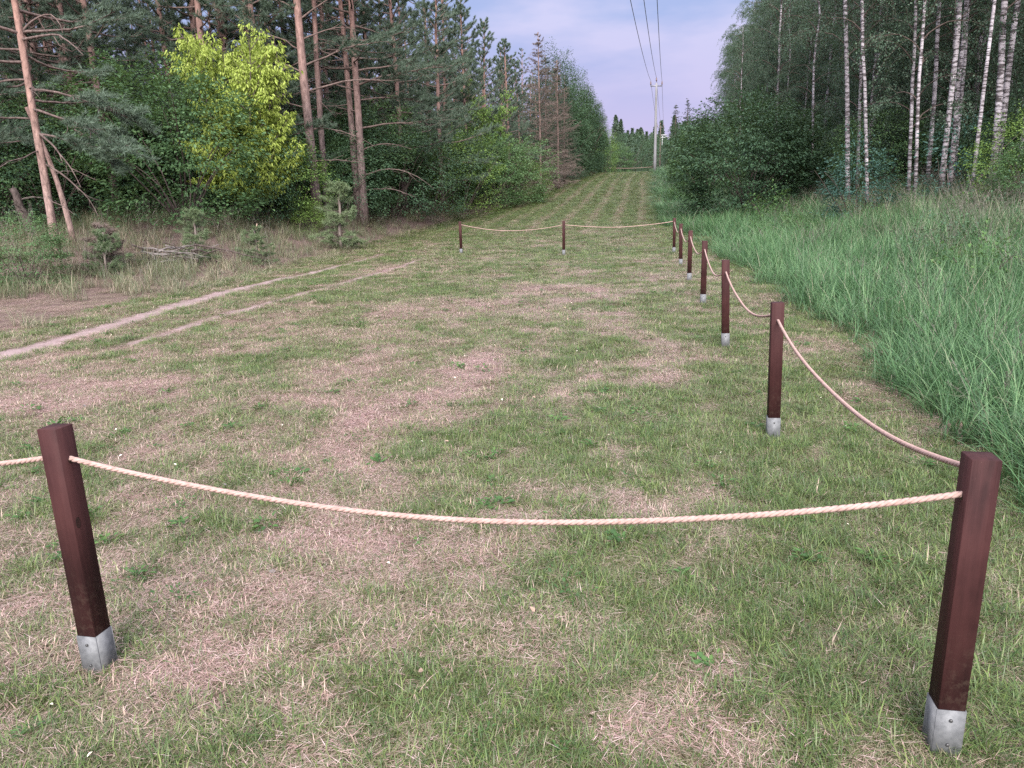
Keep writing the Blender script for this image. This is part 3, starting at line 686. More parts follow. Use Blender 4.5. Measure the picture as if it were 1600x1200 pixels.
# base x, y, lean of the top (dx, dy), yaw, label
POSTS = {
 'near_left': (-1.49, 2.43, -.022, .01, -ROW - .07, "dark brown square post with a black knot, nearest on the left side"),
 'near_right': (1.23, 1.93, .012, 0, -ROW, "dark brown square corner post where two ropes meet, nearest on the right side"),
 'side_a': (1.71, 4.83, -.020, 0, -ROW, "brown post with pale rope on both sides, second along the tall meadow grass"),
 'side_b': (2.24, 7.89, -.034, 0, -ROW, "brown post third along the tall meadow grass, counted from the corner post"),
 'side_c': (2.77, 10.98, -.004, 0, -ROW, "brown post fourth along the tall meadow grass, counted from the corner post"),
 'side_d': (3.24, 13.89, .0, 0, -ROW, "brown post fifth along the tall meadow grass, third from the far corner"),
 'side_e': (3.73, 16.82, -.02, 0, -ROW, "brown post sixth along the tall meadow grass, just before the far corner"),
 'far_corner': (4.33, 20.37, -.005, 0, -ROW, "dark brown post at the far right corner where the ropes turn"),
 'far_mid': (1.45, 20.46, .006, 0, -ROW * .3, "brown post standing alone mid-lawn in the far rope line"),
 'far_left': (-1.33, 21.85, .0, 0, -ROW * .3, "brown post at the far left end of the far rope line"),
 'outside': (-4.42, 3.05, 0, 0, -ROW, None),
}
HP = .906
def build_post_meshes():
    g = Geo(); zt, zb = HP, .10
    g.box((0, 0, (zt + zb) / 2), (PW / 2, PW / 2, (zt - zb) / 2), 0, .0016)
    timber = g.mesh("timber", M['wood'], False)
    s = Geo(); h = PW / 2 + .0012; t = .0025
    for (cx_, cy_, hx, hy) in ((0, -h, h + t / 2, t / 2), (0, h, h + t / 2, t / 2), (-h, 0, t / 2, h - t), (h, 0, t / 2, h - t)):
        s.box((cx_, cy_, .068), (hx, hy, .088))
    s.box((0, 0, .035), (h - .004, h - .004, .05))
    socket = s.mesh("metal_socket", M['zinc'], False)
    b = Geo(); th = np.linspace(0, 2 * math.pi, 9)[:-1]
    def bolt(nx, ny, z, u):
        c = np.array([nx * (h + t), ny * (h + t), z]) + np.array([-ny, nx, 0]) * u
        b.tube([c, c + np.array([nx, ny, 0]) * .004], .0048, 8)
    for (nx, ny) in ((0, -1), (0, 1), (-1, 0), (1, 0)): bolt(nx, ny, .098, .0)
    bolts = b.mesh("bolt", M['bolt'], False)
    return timber, socket, bolts
PT, PS, PB = build_post_meshes()
def bolt_mesh():
    b = Geo(); b.tube([(0, 0, 0), (0, -.004, 0)], .0048, 8); return b.mesh("bolt", M['bolt'], False)
BM = bolt_mesh()
def hole_mesh():
    g = Geo(); th = np.linspace(0, 2 * math.pi, 13)[:-1]
    V = [(0, .0128 * math.cos(a), .0128 * math.sin(a)) for a in th] + [(.0006, .0118 * math.cos(a), .0118 * math.sin(a)) for a in th] + [(.0004, 0, 0)]
    g.add(V, [(j, (j + 1) % 12, 12 + (j + 1) % 12, 12 + j) for j in range(12)], [(12 + j, 12 + (j + 1) % 12, 24) for j in range(12)])
    return g.mesh("rope_hole", M['knot'])
HM = hole_mesh()
POST_T = {}
def rope_hole(key, h, d):
    if key not in POST_T: return
    t = POST_T[key]; dl = t.rotation_quaternion.inverted() @ Vector(d)
    ax = 0 if abs(dl.x) > abs(dl.y) else 1; sg = 1 if dl[ax] > 0 else -1
    k = (PW / 2) / abs(dl[ax])
    o = mk("rope_hole", HM, t)
    o.location = (dl.x * k, dl.y * k, h + dl.z * k)
    o.rotation_euler = (0, 0, (0 if sg > 0 else math.pi) if ax == 0 else sg * math.pi / 2)
def post(key):
    x, y, lx, ly, yaw, label = POSTS[key]
    t = thing("fence_post", label, "post", (x, y, z1(x, y) - .012), 0, "brown posts of the rope barrier")
    t.rotation_mode = 'QUATERNION'
    q = Vector((0, 0, 1)).rotation_difference(Vector((lx, ly, HP)).normalized())
    t.rotation_quaternion = q @ Matrix.Rotation(yaw, 3, 'Z').to_quaternion()
    mk("timber", PT, t); s = mk("metal_socket", PS, t)
    for a, hz_ in ((0, .125), (2, .125), (0, .045)):
        o = mk("bolt", BM, s); o.rotation_euler = (0, 0, a * math.pi / 2)
        hh_ = PW / 2 + .0012 + .0022
        o.location = (math.sin(a * math.pi / 2) * hh_, -math.cos(a * math.pi / 2) * hh_, hz_)
    return t
for k in POSTS:
    if POSTS[k][5]:
        t = post(k); POST_T[k] = t
        if k == 'near_left':
            g = Geo(); th = np.linspace(0, 6.283, 15)[:-1]
            V = [(PW / 2 + .0012, -.018 + .010 * math.cos(a), .575 + .020 * math.sin(a)) for a in th] + [(PW / 2 + .0022, -.018 + .005 * math.cos(a), .573 + .011 * math.sin(a)) for a in th] + [(PW / 2 - .001, -.018, .572)]
            n_ = 14; Qk = [(j, (j + 1) % n_, n_ + (j + 1) % n_, n_ + j) for j in range(n_)]; Tk = [(n_ + j, n_ + (j + 1) % n_, 2 * n_) for j in range(n_)]
            g.add(V, Qk, Tk); mk("knot", g.mesh("knot", M['knot']), t)
def post_pt(key, h):
    x, y, lx, ly, yaw, _ = POSTS[key]
    v = Vector((lx, ly, HP)).normalized() * h
    return np.array([x + v.x, y + v.y, z1(x, y) - .012 + v.z])
def rope(a, b, ha, hb, sag, label, fine=True):
    A, B = post_pt(a, ha), post_pt(b, hb)
    dist = np.linalg.norm(B - A); dr = (B - A) / dist
    slope = np.array([0, 0, -4 * sag / dist]); rope_hole(a, ha, dr + slope); rope_hole(b, hb, -dr + slope)
    A = A + dr * .02; B = B - dr * .02
    R_, rs = .0092, .0055
    n = int(dist / (.006 if fine else .03)); k = np.linspace(0, 1, n)
    c = A + (B - A) * k[:, None]; c[:, 2] -= sag * 4 * k * (1 - k)
    c[:, 2] += .004 * np.sin(k * 9 + ha * 40) * k * (1 - k) * 4
    c[:, 0] += .006 * np.sin(k * 5 + hb * 77) * k * (1 - k) * 4
    g = Geo()
    if fine:
        t = unit(np.gradient(c, axis=0)); s1 = unit(np.cross(t, [0, 0, 1.])); s2 = np.cross(s1, t)
        ph = k * dist / .062 * 2 * math.pi
        for q in range(3):
            p = ph + q * 2 * math.pi / 3
            g.tube(c + (s1 * np.cos(p)[:, None] + s2 * np.sin(p)[:, None]) * (R_ - rs) * 1.08, rs, 6, False)
    else:
        rr = .0095 + .0008 * np.sin(np.arange(n) * 2.1)
        g.tube(c, rr, 6)
    o = mk("rope", g.mesh("rope", M['rope']))
    return tag(o, label, "rope", "sagging rope spans of the barrier")
rope('near_left', 'near_right', .80, .80, .150, "beige twisted rope sagging across the front between the two nearest posts")
rope('outside', 'near_left', .82, .80, .13, "short end of beige rope leaving the knotted post towards the picture's left edge")
rope('near_right', 'side_a', .86, .80, .15, "pale rope running back from the near corner post to the second post")
rope('side_a', 'side_b', .83, .79, .16, "pale rope sagging between the second and third posts of the meadow side")
rope('side_b', 'side_c', .79, .79, .17, "pale rope between the third and fourth posts of the meadow side", False)
rope('side_c', 'side_d', .80, .80, .17, "pale rope between the fourth and fifth posts of the meadow side", False)
rope('side_d', 'side_e', .80, .80, .17, "pale rope between the fifth and sixth posts of the meadow side", False)
rope('side_e', 'far_corner', .80, .80, .16, "pale rope between the sixth post and the far corner post", False)
rope('far_mid', 'far_corner', .80, .82, .10, "thin pale rope across the lawn from the middle far post to the far corner", False)
rope('far_left', 'far_mid', .82, .80, .16, "thin pale rope across the lawn between the far left and middle far posts", False)

# ------------------------------------------------------------------ power line
def pole(name, x, y, H, r0, r1, arm, mat, label, arm_dir):
    t = thing(name, label, "power pole", (x, y, z1(x, y) - .05), 0)
    g = Geo(); zz = np.linspace(0, H, 8)
    g.tube(np.stack([zz * 0, zz * 0, zz], 1), r0 + (r1 - r0) * zz / H, 14); mk("shaft", g.mesh("shaft", mat), t)
    ca = np.array([math.cos(arm_dir), math.sin(arm_dir), 0])
    g = Geo(); g.box((0, 0, H - .28), (arm, .05, .05), arm_dir); mk("crossarm", g.mesh("crossarm", M['steel_dark'], False), t)
    ends = []
    for s_, hz in ((-1, 0), (0, .35), (1, 0)):
        p = ca * arm * s_ * .97 + np.array([0, 0, H - .23 + hz])
        g = Geo(); zz = np.array([0, .08, .1, .2, .22, .32, .34, .42]); rr = np.array([.03, .03, .07, .07, .05, .07, .05, .03])
        g.tube(p + np.stack([zz * 0, zz * 0, zz], 1), rr, 10); mk("insulator", g.mesh("insulator", M['porcelain']), t)
        ends.append(np.array([x, y, z1(x, y) - .05]) + p + np.array([0, 0, .42]))
    return t, ends
t1, E1 = pole("power_pole", 15.62, 84.0, 8.95, .165, .10, .60, M['concrete'], "tall grey concrete power pole at the end of the mown lane", 0.05)
t2, E2 = pole("power_pole", 28.82, 150.0, 9.18, .15, .10, .6, M['bark_dark'], "thin dark power pole farther away, just behind the grey concrete pole", 0.05)
def wire(A, B, sag, rad, label, grp):
    k = np.linspace(0, 1, 60)[:, None]; c = A + (B - A) * k; c[:, 2] -= sag * 4 * k[:, 0] * (1 - k[:, 0])
    g = Geo(); g.tube(c, rad, 6); return tag(mk("power_line", g.mesh("power_line", M['wire'])), label, "power line", grp)
WX = (5.51, 6.09, 6.66)
for q, nm in enumerate(("left", "middle", "right")):
    P36 = np.array([WX[q], 36.0, 9.55]); a = E1[q]
    # carry the wire on past the camera to a pole behind it
    far = a; k36 = 48.0 / 96.0
    B = np.array([far[0] + (P36[0] - far[0]) / k36, -12.0, 0])
    sag = 1.3
    B[2] = far[2] + (P36[2] + sag - far[2]) / k36
    wire(a, B, sag, .016, "%s one of three thin overhead wires rising from the grey concrete pole" % {"left": "leftmost", "middle": "middle", "right": "rightmost"}[nm], "overhead power wires")
    wire(E1[q], E2[q], .5, .016, "distant wire running on from the grey concrete pole to the next pole", "distant wires beyond the grey pole")
# pale twin-legged transformer pole in the distance
tp = thing("twin_pole", "distant pale twin-legged pole with two crossarms beside the far trees", "power pole", (39.38, 200, z1(39.38, 200)), 0)
for s_ in (-.45, .45):
    g = Geo(); g.tube([(s_, 0, 0), (s_, 0, 10.64)], [.13, .10], 8); mk("leg", g.mesh("leg", M['white']), tp)
for zz, w in ((10.64, .8), (10.04, 1.3)):
    g = Geo(); g.box((.3 if w > 1 else -.2, -.16, zz), (w, .08, .09)); mk("crossarm", g.mesh("crossarm", M['white'], False), tp)
# rope barrier at the far end of the lane
for px_, py_, lb in ((13.0, 112.0, "tiny dark post at the left end of the far barrier, where the lane ends"), (20.6, 113.0, "tiny pale post of the far barrier right of the grey power pole")):
    t = thing("barrier_post", lb, "post", (px_, py_, z1(px_, py_)), 0)
    mk("timber", PT, t); mk("metal_socket", PS, t)
g = Geo(); k = np.linspace(0, 1, 24)[:, None]; c = np.array([13.0, 112, z1(13, 112) + .8]) * (1 - k) + np.array([20.6, 113, z1(20.6, 113) + .8]) * k; c[:, 2] -= .18 * 4 * k[:, 0] * (1 - k[:, 0])
g.tube(c, .02, 5); tag(mk("rope", g.mesh("rope", M['rope'])), "thin pale rope hung across the far end of the mown lane", "rope")

# ------------------------------------------------------------------ trees: builders
def trunk_pts(r, H, lean=(0, 0), wob=.05, n=14):
    z = np.linspace(0, 1, n)
    wx = np.cumsum(r.normal(0, wob, n)); wy = np.cumsum(r.normal(0, wob, n))
    wx -= wx[0]; wy -= wy[0]
    return np.stack([lean[0] * H * z + wx * z, lean[1] * H * z + wy * z, H * z], 1)
def at_h(pts, h):
    z = pts[:, 2]; return np.array([np.interp(h, z, pts[:, 0]), np.interp(h, z, pts[:, 1]), h])
def limb_pts(p, az, L, el0, el1, r, n=7, wob=.05):
    e = np.linspace(el0, el1, n - 1); a = az + np.cumsum(r.normal(0, wob * 2.2, n - 1)); st = L / (n - 1)
    d = np.stack([np.cos(e) * np.cos(a), np.cos(e) * np.sin(a), np.sin(e)], 1) * st
    d += r.normal(0, wob * st, d.shape)
    return np.vstack([p, p + np.cumsum(d, 0)])
def pine_shoots(pts, r, geo_t, needle_P, needle_D, nsub, Ls, f0=.35, up=.25):
    n = len(pts)
    for i in range(nsub):
        f = f0 + (1 - f0) * (i + r.random()) / nsub; q = f * (n - 1); j = min(int(q), n - 2); p = pts[j] + (pts[j + 1] - pts[j]) * (q - j)
        t = unit(pts[j + 1] - pts[j]); sd = unit(np.cross(t, [0, 0, 1.])) * (1 if i % 2 else -1)
        d = unit(t * .75 + sd * (.4 + .5 * r.random()) + np.array([0, 0, up * r.random()]) + r.normal(0, .12, 3))
        L = Ls * (.5 + .7 * r.random()) * (1.15 - .5 * f)
        e = p + d * L; e2 = p + d * L * .5 + np.array([0, 0, .03 * L])
        geo_t.tube([p, e2, e], [.012, .008, .004], 3, False)
        for w in (.4, .6, .8, 1.0):
            pp = p + d * L * w
            needle_P.append(pp + r.normal(0, .02, 3)); needle_D.append(unit(d + r.normal(0, .18, 3)))
            if w > .45:
                for s2 in (-1, 1):
                    dd = unit(d * .7 + sd * s2 * .6 + r.normal(0, .25, 3) + np.array([0, 0, .15]))
                    l2 = L * .32 * (.5 + r.random())
                    needle_P.append(pp + dd * l2); needle_D.append(dd)
                    if r.random() < .6: needle_P.append(pp + dd * l2 * .5); needle_D.append(dd)
def pine_kit(seed, H, r0, zc, spread, nl, bark, nmat, dead=(2.0, 12), wob=.04, lean=(0, 0), top=.6, per=24, L=.125, W=.0115, custom=None, sepl=False, low_open=None):
    r = np.random.default_rng(seed); pts = trunk_pts(r, H, lean, wob)
    g = Geo(); z = pts[:, 2] / H; rad = r0 * (1 - z) ** .8 + .02 + r0 * .35 * np.exp(-z * H / .35)
    g.tube(pts, rad, 10); trunk = g.mesh("trunk", bark)
    gl, NP, ND = Geo(), [], []; sep = []
    for i in range(nl):
        f = (i + r.random()) / nl; h = zc + (H * .985 - zc) * f ** .9; k = (h - zc) / (H - zc)
        Lb = spread * (1 - k) ** top * (.6 + .5 * r.random()) * (1 if k > .08 else .8) + .25
        az = i * 2.4 + r.normal(0, .5)
        el = math.radians(-8 + 55 * k + r.normal(0, 10)); lp = limb_pts(at_h(pts, h), az, Lb, el, el + math.radians(25 - 15 * k), r)
        gl.tube(lp, np.linspace(.014 + .012 * Lb, .006, 7), 4, False)
        pine_shoots(lp, r, gl, NP, ND, max(3, int(3.2 * Lb)), .32 * Lb + .12)
    if dead:
        for i in range(dead[1]):
            h = dead[0] + (zc + 1 - dead[0]) * r.random(); az = r.random() * 6.283; Lb = .5 + 1.6 * r.random()
            lp = limb_pts(at_h(pts, h), az, Lb, r.normal(-.05, .25), r.normal(-.35, .3), r, 6, .12)
            gl.tube(lp, np.linspace(.018, .005, 6), 4, False)
            for q in range(3):
                p = lp[2 + q % 3]; gl.tube(limb_pts(p, az + r.normal(0, .8), .3 + .5 * r.random(), r.normal(0, .3), r.normal(-.4, .3), r, 4, .12), [.007, .006, .005, .003], 3, False)
    for (h, az, Lb, e0, e1, green) in (custom or []):
        lp = limb_pts(at_h(pts, h), math.radians(az), Lb, math.radians(e0), math.radians(e1), r, 9, .07)
        s = Geo(); s.tube(lp, np.linspace(.015 + .007 * Lb, .006, 9), 6, False)
        for q in range(4):
            j = 3 + q; s.tube(limb_pts(lp[j], math.radians(az) + r.normal(0, .7), .25 + .25 * Lb * r.random(), math.radians(e1) + r.normal(0, .3), r.normal(0, .4), r, 5, .12), np.linspace(.011, .004, 5), 4, False)
        if green: pine_shoots(lp, r, s, NP, ND, int(4 + 6 * Lb * green), .3 * Lb + .1, .3)
        sep.append(s.mesh("branch", M['limb']))
    gn = Geo(); needles(gn, np.array(NP), np.array(ND), r, per, L, W)
    kit = [("trunk", trunk, None, [])]
    if gl.n: kit.append(("branches", gl.mesh("branches", M['limb']), "stuff", []))
    kit += [("branch", s, None, []) for s in sep]
    kit.append(("crown", gn.mesh("crown", nmat, False), "stuff", []))
    return kit
def spray_bush(seed, R, H, ncl, per, leafL, mat, bark, nst=9, base=.12, flat=.55, aspect=.62, stems=True, lumps=7, shell=.55):
    """multi-stemmed leafy shrub: flattish leaf sprays held out from the stems, on a lumpy crown"""
    r = np.random.default_rng(seed)
    g = Geo()
    lum = [(r.normal(0, 1, 3), .2 + .25 * r.random()) for _ in range(lumps)]
    st_ends = []
    for i in range(nst):
        a = i * 2.4 + r.normal(0, .3); L = H * (.6 + .35 * r.random()); p = np.array([.15 * math.cos(a), .15 * math.sin(a), 0])
        lp = limb_pts(p, a, L, math.radians(82 - 28 * r.random()), math.radians(58 - 30 * r.random()), r, 7, .05)
        g.tube(lp, np.linspace(.028 * (.5 + R * .3), .006, 7), 5, False); st_ends.append(lp)
    d = unit(r.normal(0, 1, (ncl, 3))); d[:, 2] = np.abs(d[:, 2]) * 1.1 - .35 * r.random(ncl)
    d = unit(d); rad = (shell + (1 - shell) * r.random(ncl) ** .6)
    for (ld, am) in lum:
        rad = rad * (1 + .55 * am * np.clip((d @ unit(ld)) - .55, 0, 1) * 2)
    C = np.stack([d[:, 0] * R * rad, d[:, 1] * R * rad, H * (.46 + .52 * d[:, 2] * rad)], 1)
    lowc = r.random(ncl) < .24
    C[lowc, 2] = H * (.03 + .27 * r.random(lowc.sum())); hz_ = unit(d[lowc][:, :2]); C[lowc, :2] = hz_ * (R * (.62 + .34 * r.random(lowc.sum())))[:, None]
    C[:, 2] = np.maximum(C[:, 2], base * H * r.random(ncl) + .08)
    out = unit(np.stack([d[:, 0], d[:, 1], .15 + .35 * d[:, 2]], 1))
    sp = leafL * 4.2
    P = np.repeat(C, per, 0); O = np.repeat(out, per, 0); m = len(P)
    sd = unit(np.cross(O, [0, 0, 1.]))
    a = r.normal(0, .9, (m, 1)); b = r.random((m, 1)) * 1.6 - .5
    P = P + O * b * sp + sd * a * sp * .75 + np.array([0, 0, 1.]) * (r.normal(0, (1 - flat) * .6, (m, 1)) * sp - .18 * sp * (b ** 2 + a ** 2))
    D = unit(O + sd * a * .8 + r.normal(0, .35, (m, 3)) + np.array([0, 0, -.35]))
    Nn = np.array([0, 0, 1.]) + O * .35 + r.normal(0, .38, (m, 3))
    gl = Geo(); Ls = leafL * (.6 + .7 * r.random(m)); leaves(gl, P, D, Nn, Ls, Ls * aspect, .18, .15, leafL > .075)
    kit = [("stem", g.mesh("stem", bark), None, [])] if stems else []
    kit.append(("foliage", gl.mesh("foliage", mat, True), "stuff", []))
    return kit
def birch_kit(seed, H, r0, zc, spread, nb, nstr, lps, lean=(0, 0), wob=.06, leafL=.055):
    r = np.random.default_rng(seed); pts = trunk_pts(r, H, lean, wob, 16)
    g = Geo(); z = pts[:, 2] / H; g.tube(pts, r0 * (1 - z) ** .75 + .012 + r0 * .25 * np.exp(-z * H / .3), 10); trunk = g.mesh("trunk", M['birch'])
    gb = Geo(); P, D = [], []
    ends = []
    for i in range(nb):
        f = (i + r.random()) / nb; h = zc + (H * .98 - zc) * f; k = (h - zc) / (H - zc)
        L = spread * (.35 + .75 * math.sin(math.pi * min(1, .15 + .85 * k)) ** .7) * (.7 + .5 * r.random())
        lp = limb_pts(at_h(pts, h), i * 2.4 + r.normal(0, .4), L, math.radians(48 + 15 * k), math.radians(-25 + 30 * k + r.normal(0, 15)), r, 8, .06)
        gb.tube(lp, np.linspace(.010 + .008 * L, .004, 8), 4, False); ends.append(lp)
    for i in range(nstr):
        lp = ends[r.integers(0, nb)]; q = 1.5 + 5.5 * r.random() ** .7; j = min(int(q), 6); p = lp[j] + (lp[j + 1] - lp[j]) * (q - j)
        t = unit(lp[j + 1] - lp[j]); L = .45 + 1.1 * r.random(); az = math.atan2(t[1], t[0]) + r.normal(0, .8)
        s = limb_pts(p, az, L, r.normal(.1, .3), math.radians(-75), r, 6, .05)
        gb.tube(s, np.linspace(.0045, .002, 6), 3, False)
        w = r.random(lps) ** .8 * 5; jj = np.minimum(w.astype(int), 4)
        pp = s[jj] + (s[jj + 1] - s[jj]) * (w - jj)[:, None]
        P.append(pp + r.normal(0, .05, pp.shape)); dd = r.normal(0, .8, pp.shape) + np.array([0, 0, -.75]); D.append(dd)
    P = np.vstack(P); D = np.vstack(D); gl = Geo(); Ls = leafL * (.6 + .7 * r.random(len(P)))
    leaves(gl, P, D, r.normal(0, 1, P.shape), Ls, Ls * .72, .15)
    return [("trunk", trunk, None, []), ("branches", gb.mesh("branches", M['bark_dark']), "stuff", []), ("crown", gl.mesh("crown", M['birch_leaf']), "stuff", [])]
def spruce_kit(seed, H, R, nwh, mat, bark, dead=False, per=14):
    r = np.random.default_rng(seed); pts = trunk_pts(r, H, (0, 0), .02, 10); g = Geo(); z = pts[:, 2] / H
    g.tube(pts, .02 + (.008 if dead else .012) * H * (1 - z), 8); trunk = g.mesh("trunk", bark); gb = Geo(); NP, ND = [], []
    for w in range(nwh):
        k = (w + .3) / nwh; h = H * (.06 + .92 * k)
        for i in range(6):
            L = (R * (1 - k) ** .8 * (.55 + .75 * r.random()) + .12) * (1.0 if r.random() < .9 else .4); az = i * 1.047 + w * .7 + r.normal(0, .4)
            lp = limb_pts(at_h(pts, min(H * .99, max(.05, h + r.normal(0, .38) * H / nwh))), az, L, math.radians(-12 + 45 * k + r.normal(0, 9)), math.radians(18 * (1 - k) + 25 * k + r.normal(0, 12)), r, 6, .09)
            gb.tube(lp, np.linspace(.010 + .007 * L, .004, 6), 3, False)
            if dead:
                for q in range(7):
                    f = .25 + .75 * r.random(); j = min(int(f * 5), 4); p = lp[j] + (lp[j + 1] - lp[j]) * r.random()
                    gb.tube(limb_pts(p, az + r.choice([-1, 1]) * (.5 + .6 * r.random()), .2 + .28 * L, r.normal(-.15, .3), -.6 * r.random(), r, 4, .1), [.007, .005, .004, .003], 3, False)
            pine_shoots(lp, r, Geo(), NP, ND, max(2, int(3.2 * L)), .26 * L + .1, .2, -.3)
    NP, ND = np.array(NP), np.array(ND)
    if dead: s = r.random(len(NP)) < .75; NP, ND = NP[s], ND[s]
    gn = Geo(); needles(gn, NP, ND, r, per, .085, .008, .5)
    return [("trunk", trunk, None, []), ("branches", gb.mesh("branches", M['bark_grey'] if dead else M['bark_dark']), "stuff", []), ("crown", gn.mesh("crown", mat, False), "stuff", [])]
def maple_kit(seed, H, R, nsh, mat, bark, leafL=.10, nst=5):
    """young tree with upright shoots ringed by drooping compound leaves"""
    r = np.random.default_rng(seed); g = Geo(); P, D = [], []
    for i in range(nst):
        a = i * 2.4; lp = limb_pts(np.array([.12 * math.cos(a), .12 * math.sin(a), 0]), a, H * (.75 + .2 * r.random()), math.radians(84 - 10 * r.random()), math.radians(80 - 14 * r.random()), r, 9, .03)
        g.tube(lp, np.linspace(.045, .01, 9), 6, False)
        for q in range(nsh // nst):
            f = .10 + .90 * r.random(); w = f * 8; j = min(int(w), 7); p = lp[j] + (lp[j + 1] - lp[j]) * (w - j); az = r.random() * 6.283
            L = (R * (1.1 - .75 * f)) * (.55 + .6 * r.random()) + .25
            s = limb_pts(p, az, L, math.radians(8 + 30 * r.random() + 25 * f), math.radians(25 + 50 * r.random()), r, 7, .06)
            g.tube(s, np.linspace(.012, .004, 7), 4, False)
            nl = int(L / .030); w2 = (.2 + .8 * r.random(nl)) * 6; jj = np.minimum(w2.astype(int), 5)
            pp = s[jj] + (s[jj + 1] - s[jj]) * (w2 - jj)[:, None]
            for pq in pp:
                b = r.random() * 6.283; o = np.array([math.cos(b), math.sin(b), .25])
                c = pq + o * .09
                for v in range(4):
                    P.append(c + o * .035 * v + r.normal(0, .025, 3)); D.append(unit(o * .55 + np.array([0, 0, -.75]) + r.normal(0, .4, 3)))
    P, D = np.array(P), np.array(D); gl = Geo(); Ls = leafL * (.6 + .6 * r.random(len(P)))
    leaves(gl, P, D, np.array([0, 0, 1.]) + r.normal(0, .6, P.shape), Ls, Ls * .45, .2, .2, True)
    return [("trunk", g.mesh("trunk", bark), None, []), ("crown", gl.mesh("crown", mat), "stuff", [])]

# ------------------------------------------------------------------ trees: left forest
R_ = np.random.default_rng(21)
K_edge = [pine_kit(30 + i, 11.5 + i, .12, 1.7, 2.7, 66, M['bark_pine'], M['needle'], (1.0, 8), top=.75) for i in range(3)]
K_pine = [pine_kit(40 + i, 14.0 + i, .12, 4.6, 2.4, 46, M['bark_pine'], M['needle'], (2.0, 20), per=20) for i in range(4)]
K_hazel = [spray_bush(60 + i, 1.9, 3.6, 360, 34, .09, M['hazel'], M['bark_dark'], 12, .06, .8) for i in range(2)]
K_dark = [spray_bush(70 + i, 2.0, 3.4, 250, 30, .085, M['hazel_dark'], M['bark_dark'], 8) for i in range(2)]
K_bright = [spray_bush(80 + i, 1.5, 3.0, 220, 30, .075, M['bright'], M['bark_dark'], 7) for i in range(2)]
K_broad = [spray_bush(90 + i, 1.75 - .2 * i, 8.6, 760, 28, .12, M['hazel_dark'], M['bark_dark'], 6, .04, shell=.35, lumps=12) for i in range(2)]
K_maple = maple_kit(103, 5.6, 1.55, 245, M['maple'], M['bark_grey'], .10, 7)
K_lime = maple_kit(102, 6.6, 1.25, 110, M['bright'], M['bark_grey'], .12, 3)
K_spruce = [spruce_kit(110 + i, 11, 2.1, 26, M['needle_dark'], M['bark_dark']) for i in range(2)]
K_deads = spruce_kit(120, 11.5, 2.6, 26, M['needle_dead'], M['bark_dead'], True)

def put(kit, name, label, cat, x, y, s=1.0, rz=None, group=None, sz=None, tilt=(0, 0)):
    return plant_kit(kit, name, label, cat, x, y, R_.random() * 6.283 if rz is None else rz, s, group, sz, tilt=tilt)

# named trees, front row
kA = pine_kit(201, 13, .068, 3.2, 2.2, 38, M['bark_red'], M['needle'], (1.0, 4), .03, (-.004, .01),
    custom=[(4.7, 20, 1.5, 60, -65, 0), (4.6, -10, 2.4, 5, -35, .0), (3.6, 10, 2.3, -5, -30, 1.2), (3.0, 175, 1.6, 4, -8, .9), (3.2, -25, 2.2, -12, -35, 1.2), (2.7, 20, 1.9, -10, -40, 1.2), (2.75, -20, 1.7, -30, -60, 0), (2.1, 15, 1.6, -35, -65, 0), (4.4, 200, 1.8, 0, -20, 1.1), (3.8, 230, 1.7, -5, -25, 1.1)])
put(kA, "pine_tree", "leaning pine with peeling reddish bark at the left edge, arched dead limb above", "tree", -10.2, 17.65, rz=0)
kT = pine_kit(202, 16, .155, 8.2, 2.6, 34, M['bark_pine'], M['needle'], None, .03, (-.012, 0),
    custom=[(7.9, 15, 2.6, 45, 25, .3), (7.2, -5, 2.4, 42, 20, .3), (6.6, 12, 2.4, 38, 15, .0), (6.0, 0, 2.3, 30, -8, .0), (5.2, 8, 3.2, 22, 8, .3), (5.0, 170, 2.0, 30, 5, 0), (4.4, 3, 3.0, 14, -2, .0), (3.9, 185, 2.2, 15, 35, 0), (3.2, 10, 2.2, 8, -32, .0), (2.2, -4, 2.0, 4, -10, 0), (5.7, 200, 2.2, 25, 10, 0), (6.9, 165, 2.1, 35, 10, 0)])
put(kT, "pine_tree", "tall straight pine with bare limbs sweeping right, beside the wild grass edge", "tree", -6.55, 27.2, rz=0)
kT2 = pine_kit(203, 14, .10, 8, 1.8, 26, M['bark_pine'], M['needle'], (2.5, 8), .04)
put(kT2, "pine_tree", "thinner pine standing close behind the tall straight bare-limbed pine", "tree", -6.55, 28.6)
kP = pine_kit(204, 14.5, .14, 5.2, 3.0, 44, M['bark_pine'], M['needle'], None, .03, (0, 0),
    custom=[(5.6, 5, 3.6, 14, -12, .6), (5.1, -8, 4.0, 12, 0, .5), (3.6, 5, 3.6, 12, -2, .3), (4.2, 170, 2.4, 12, 10, .4), (1.9, 5, 3.0, 18, -38, 0), (1.35, -6, 2.2, 8, -25, 0), (2.8, -15, 2.0, 20, -20, 0), (4.6, 12, 3.0, 6, -10, .9), (4.9, 195, 2.6, 20, 5, .6)])
put(kP, "pine_tree", "right trunk of the close pine pair, long limbs reaching right over dark bushes", "tree", -5.45, 30.0, rz=0)
kP2 = pine_kit(205, 14, .12, 5.8, 2.2, 34, M['bark_pine'], M['needle'], (3, 6), .03)
put(kP2, "pine_tree", "left and thinner trunk of the close pine pair beside the mown lawn", "tree", -5.75, 30.4)
kM = pine_kit(206, 15, .16, 8, 2.4, 32, M['bark_red'], M['needle'], (4, 8), .05, (-.09, .0))
put(kM, "pine_tree", "orange-barked pine rising behind the yellow-green maple, leaning left", "tree", -8.6, 30.0, rz=0)
put(kT2, "pine_tree", "straight reddish pine just left of the leaning one behind the yellow-green maple", "tree", -9.6, 31.5, 1.1)
put(K_maple, "maple_tree", "bright yellow-green young maple glowing in front of the dark pines", "tree", -7.95, 24.6, 1.08, 0.4)
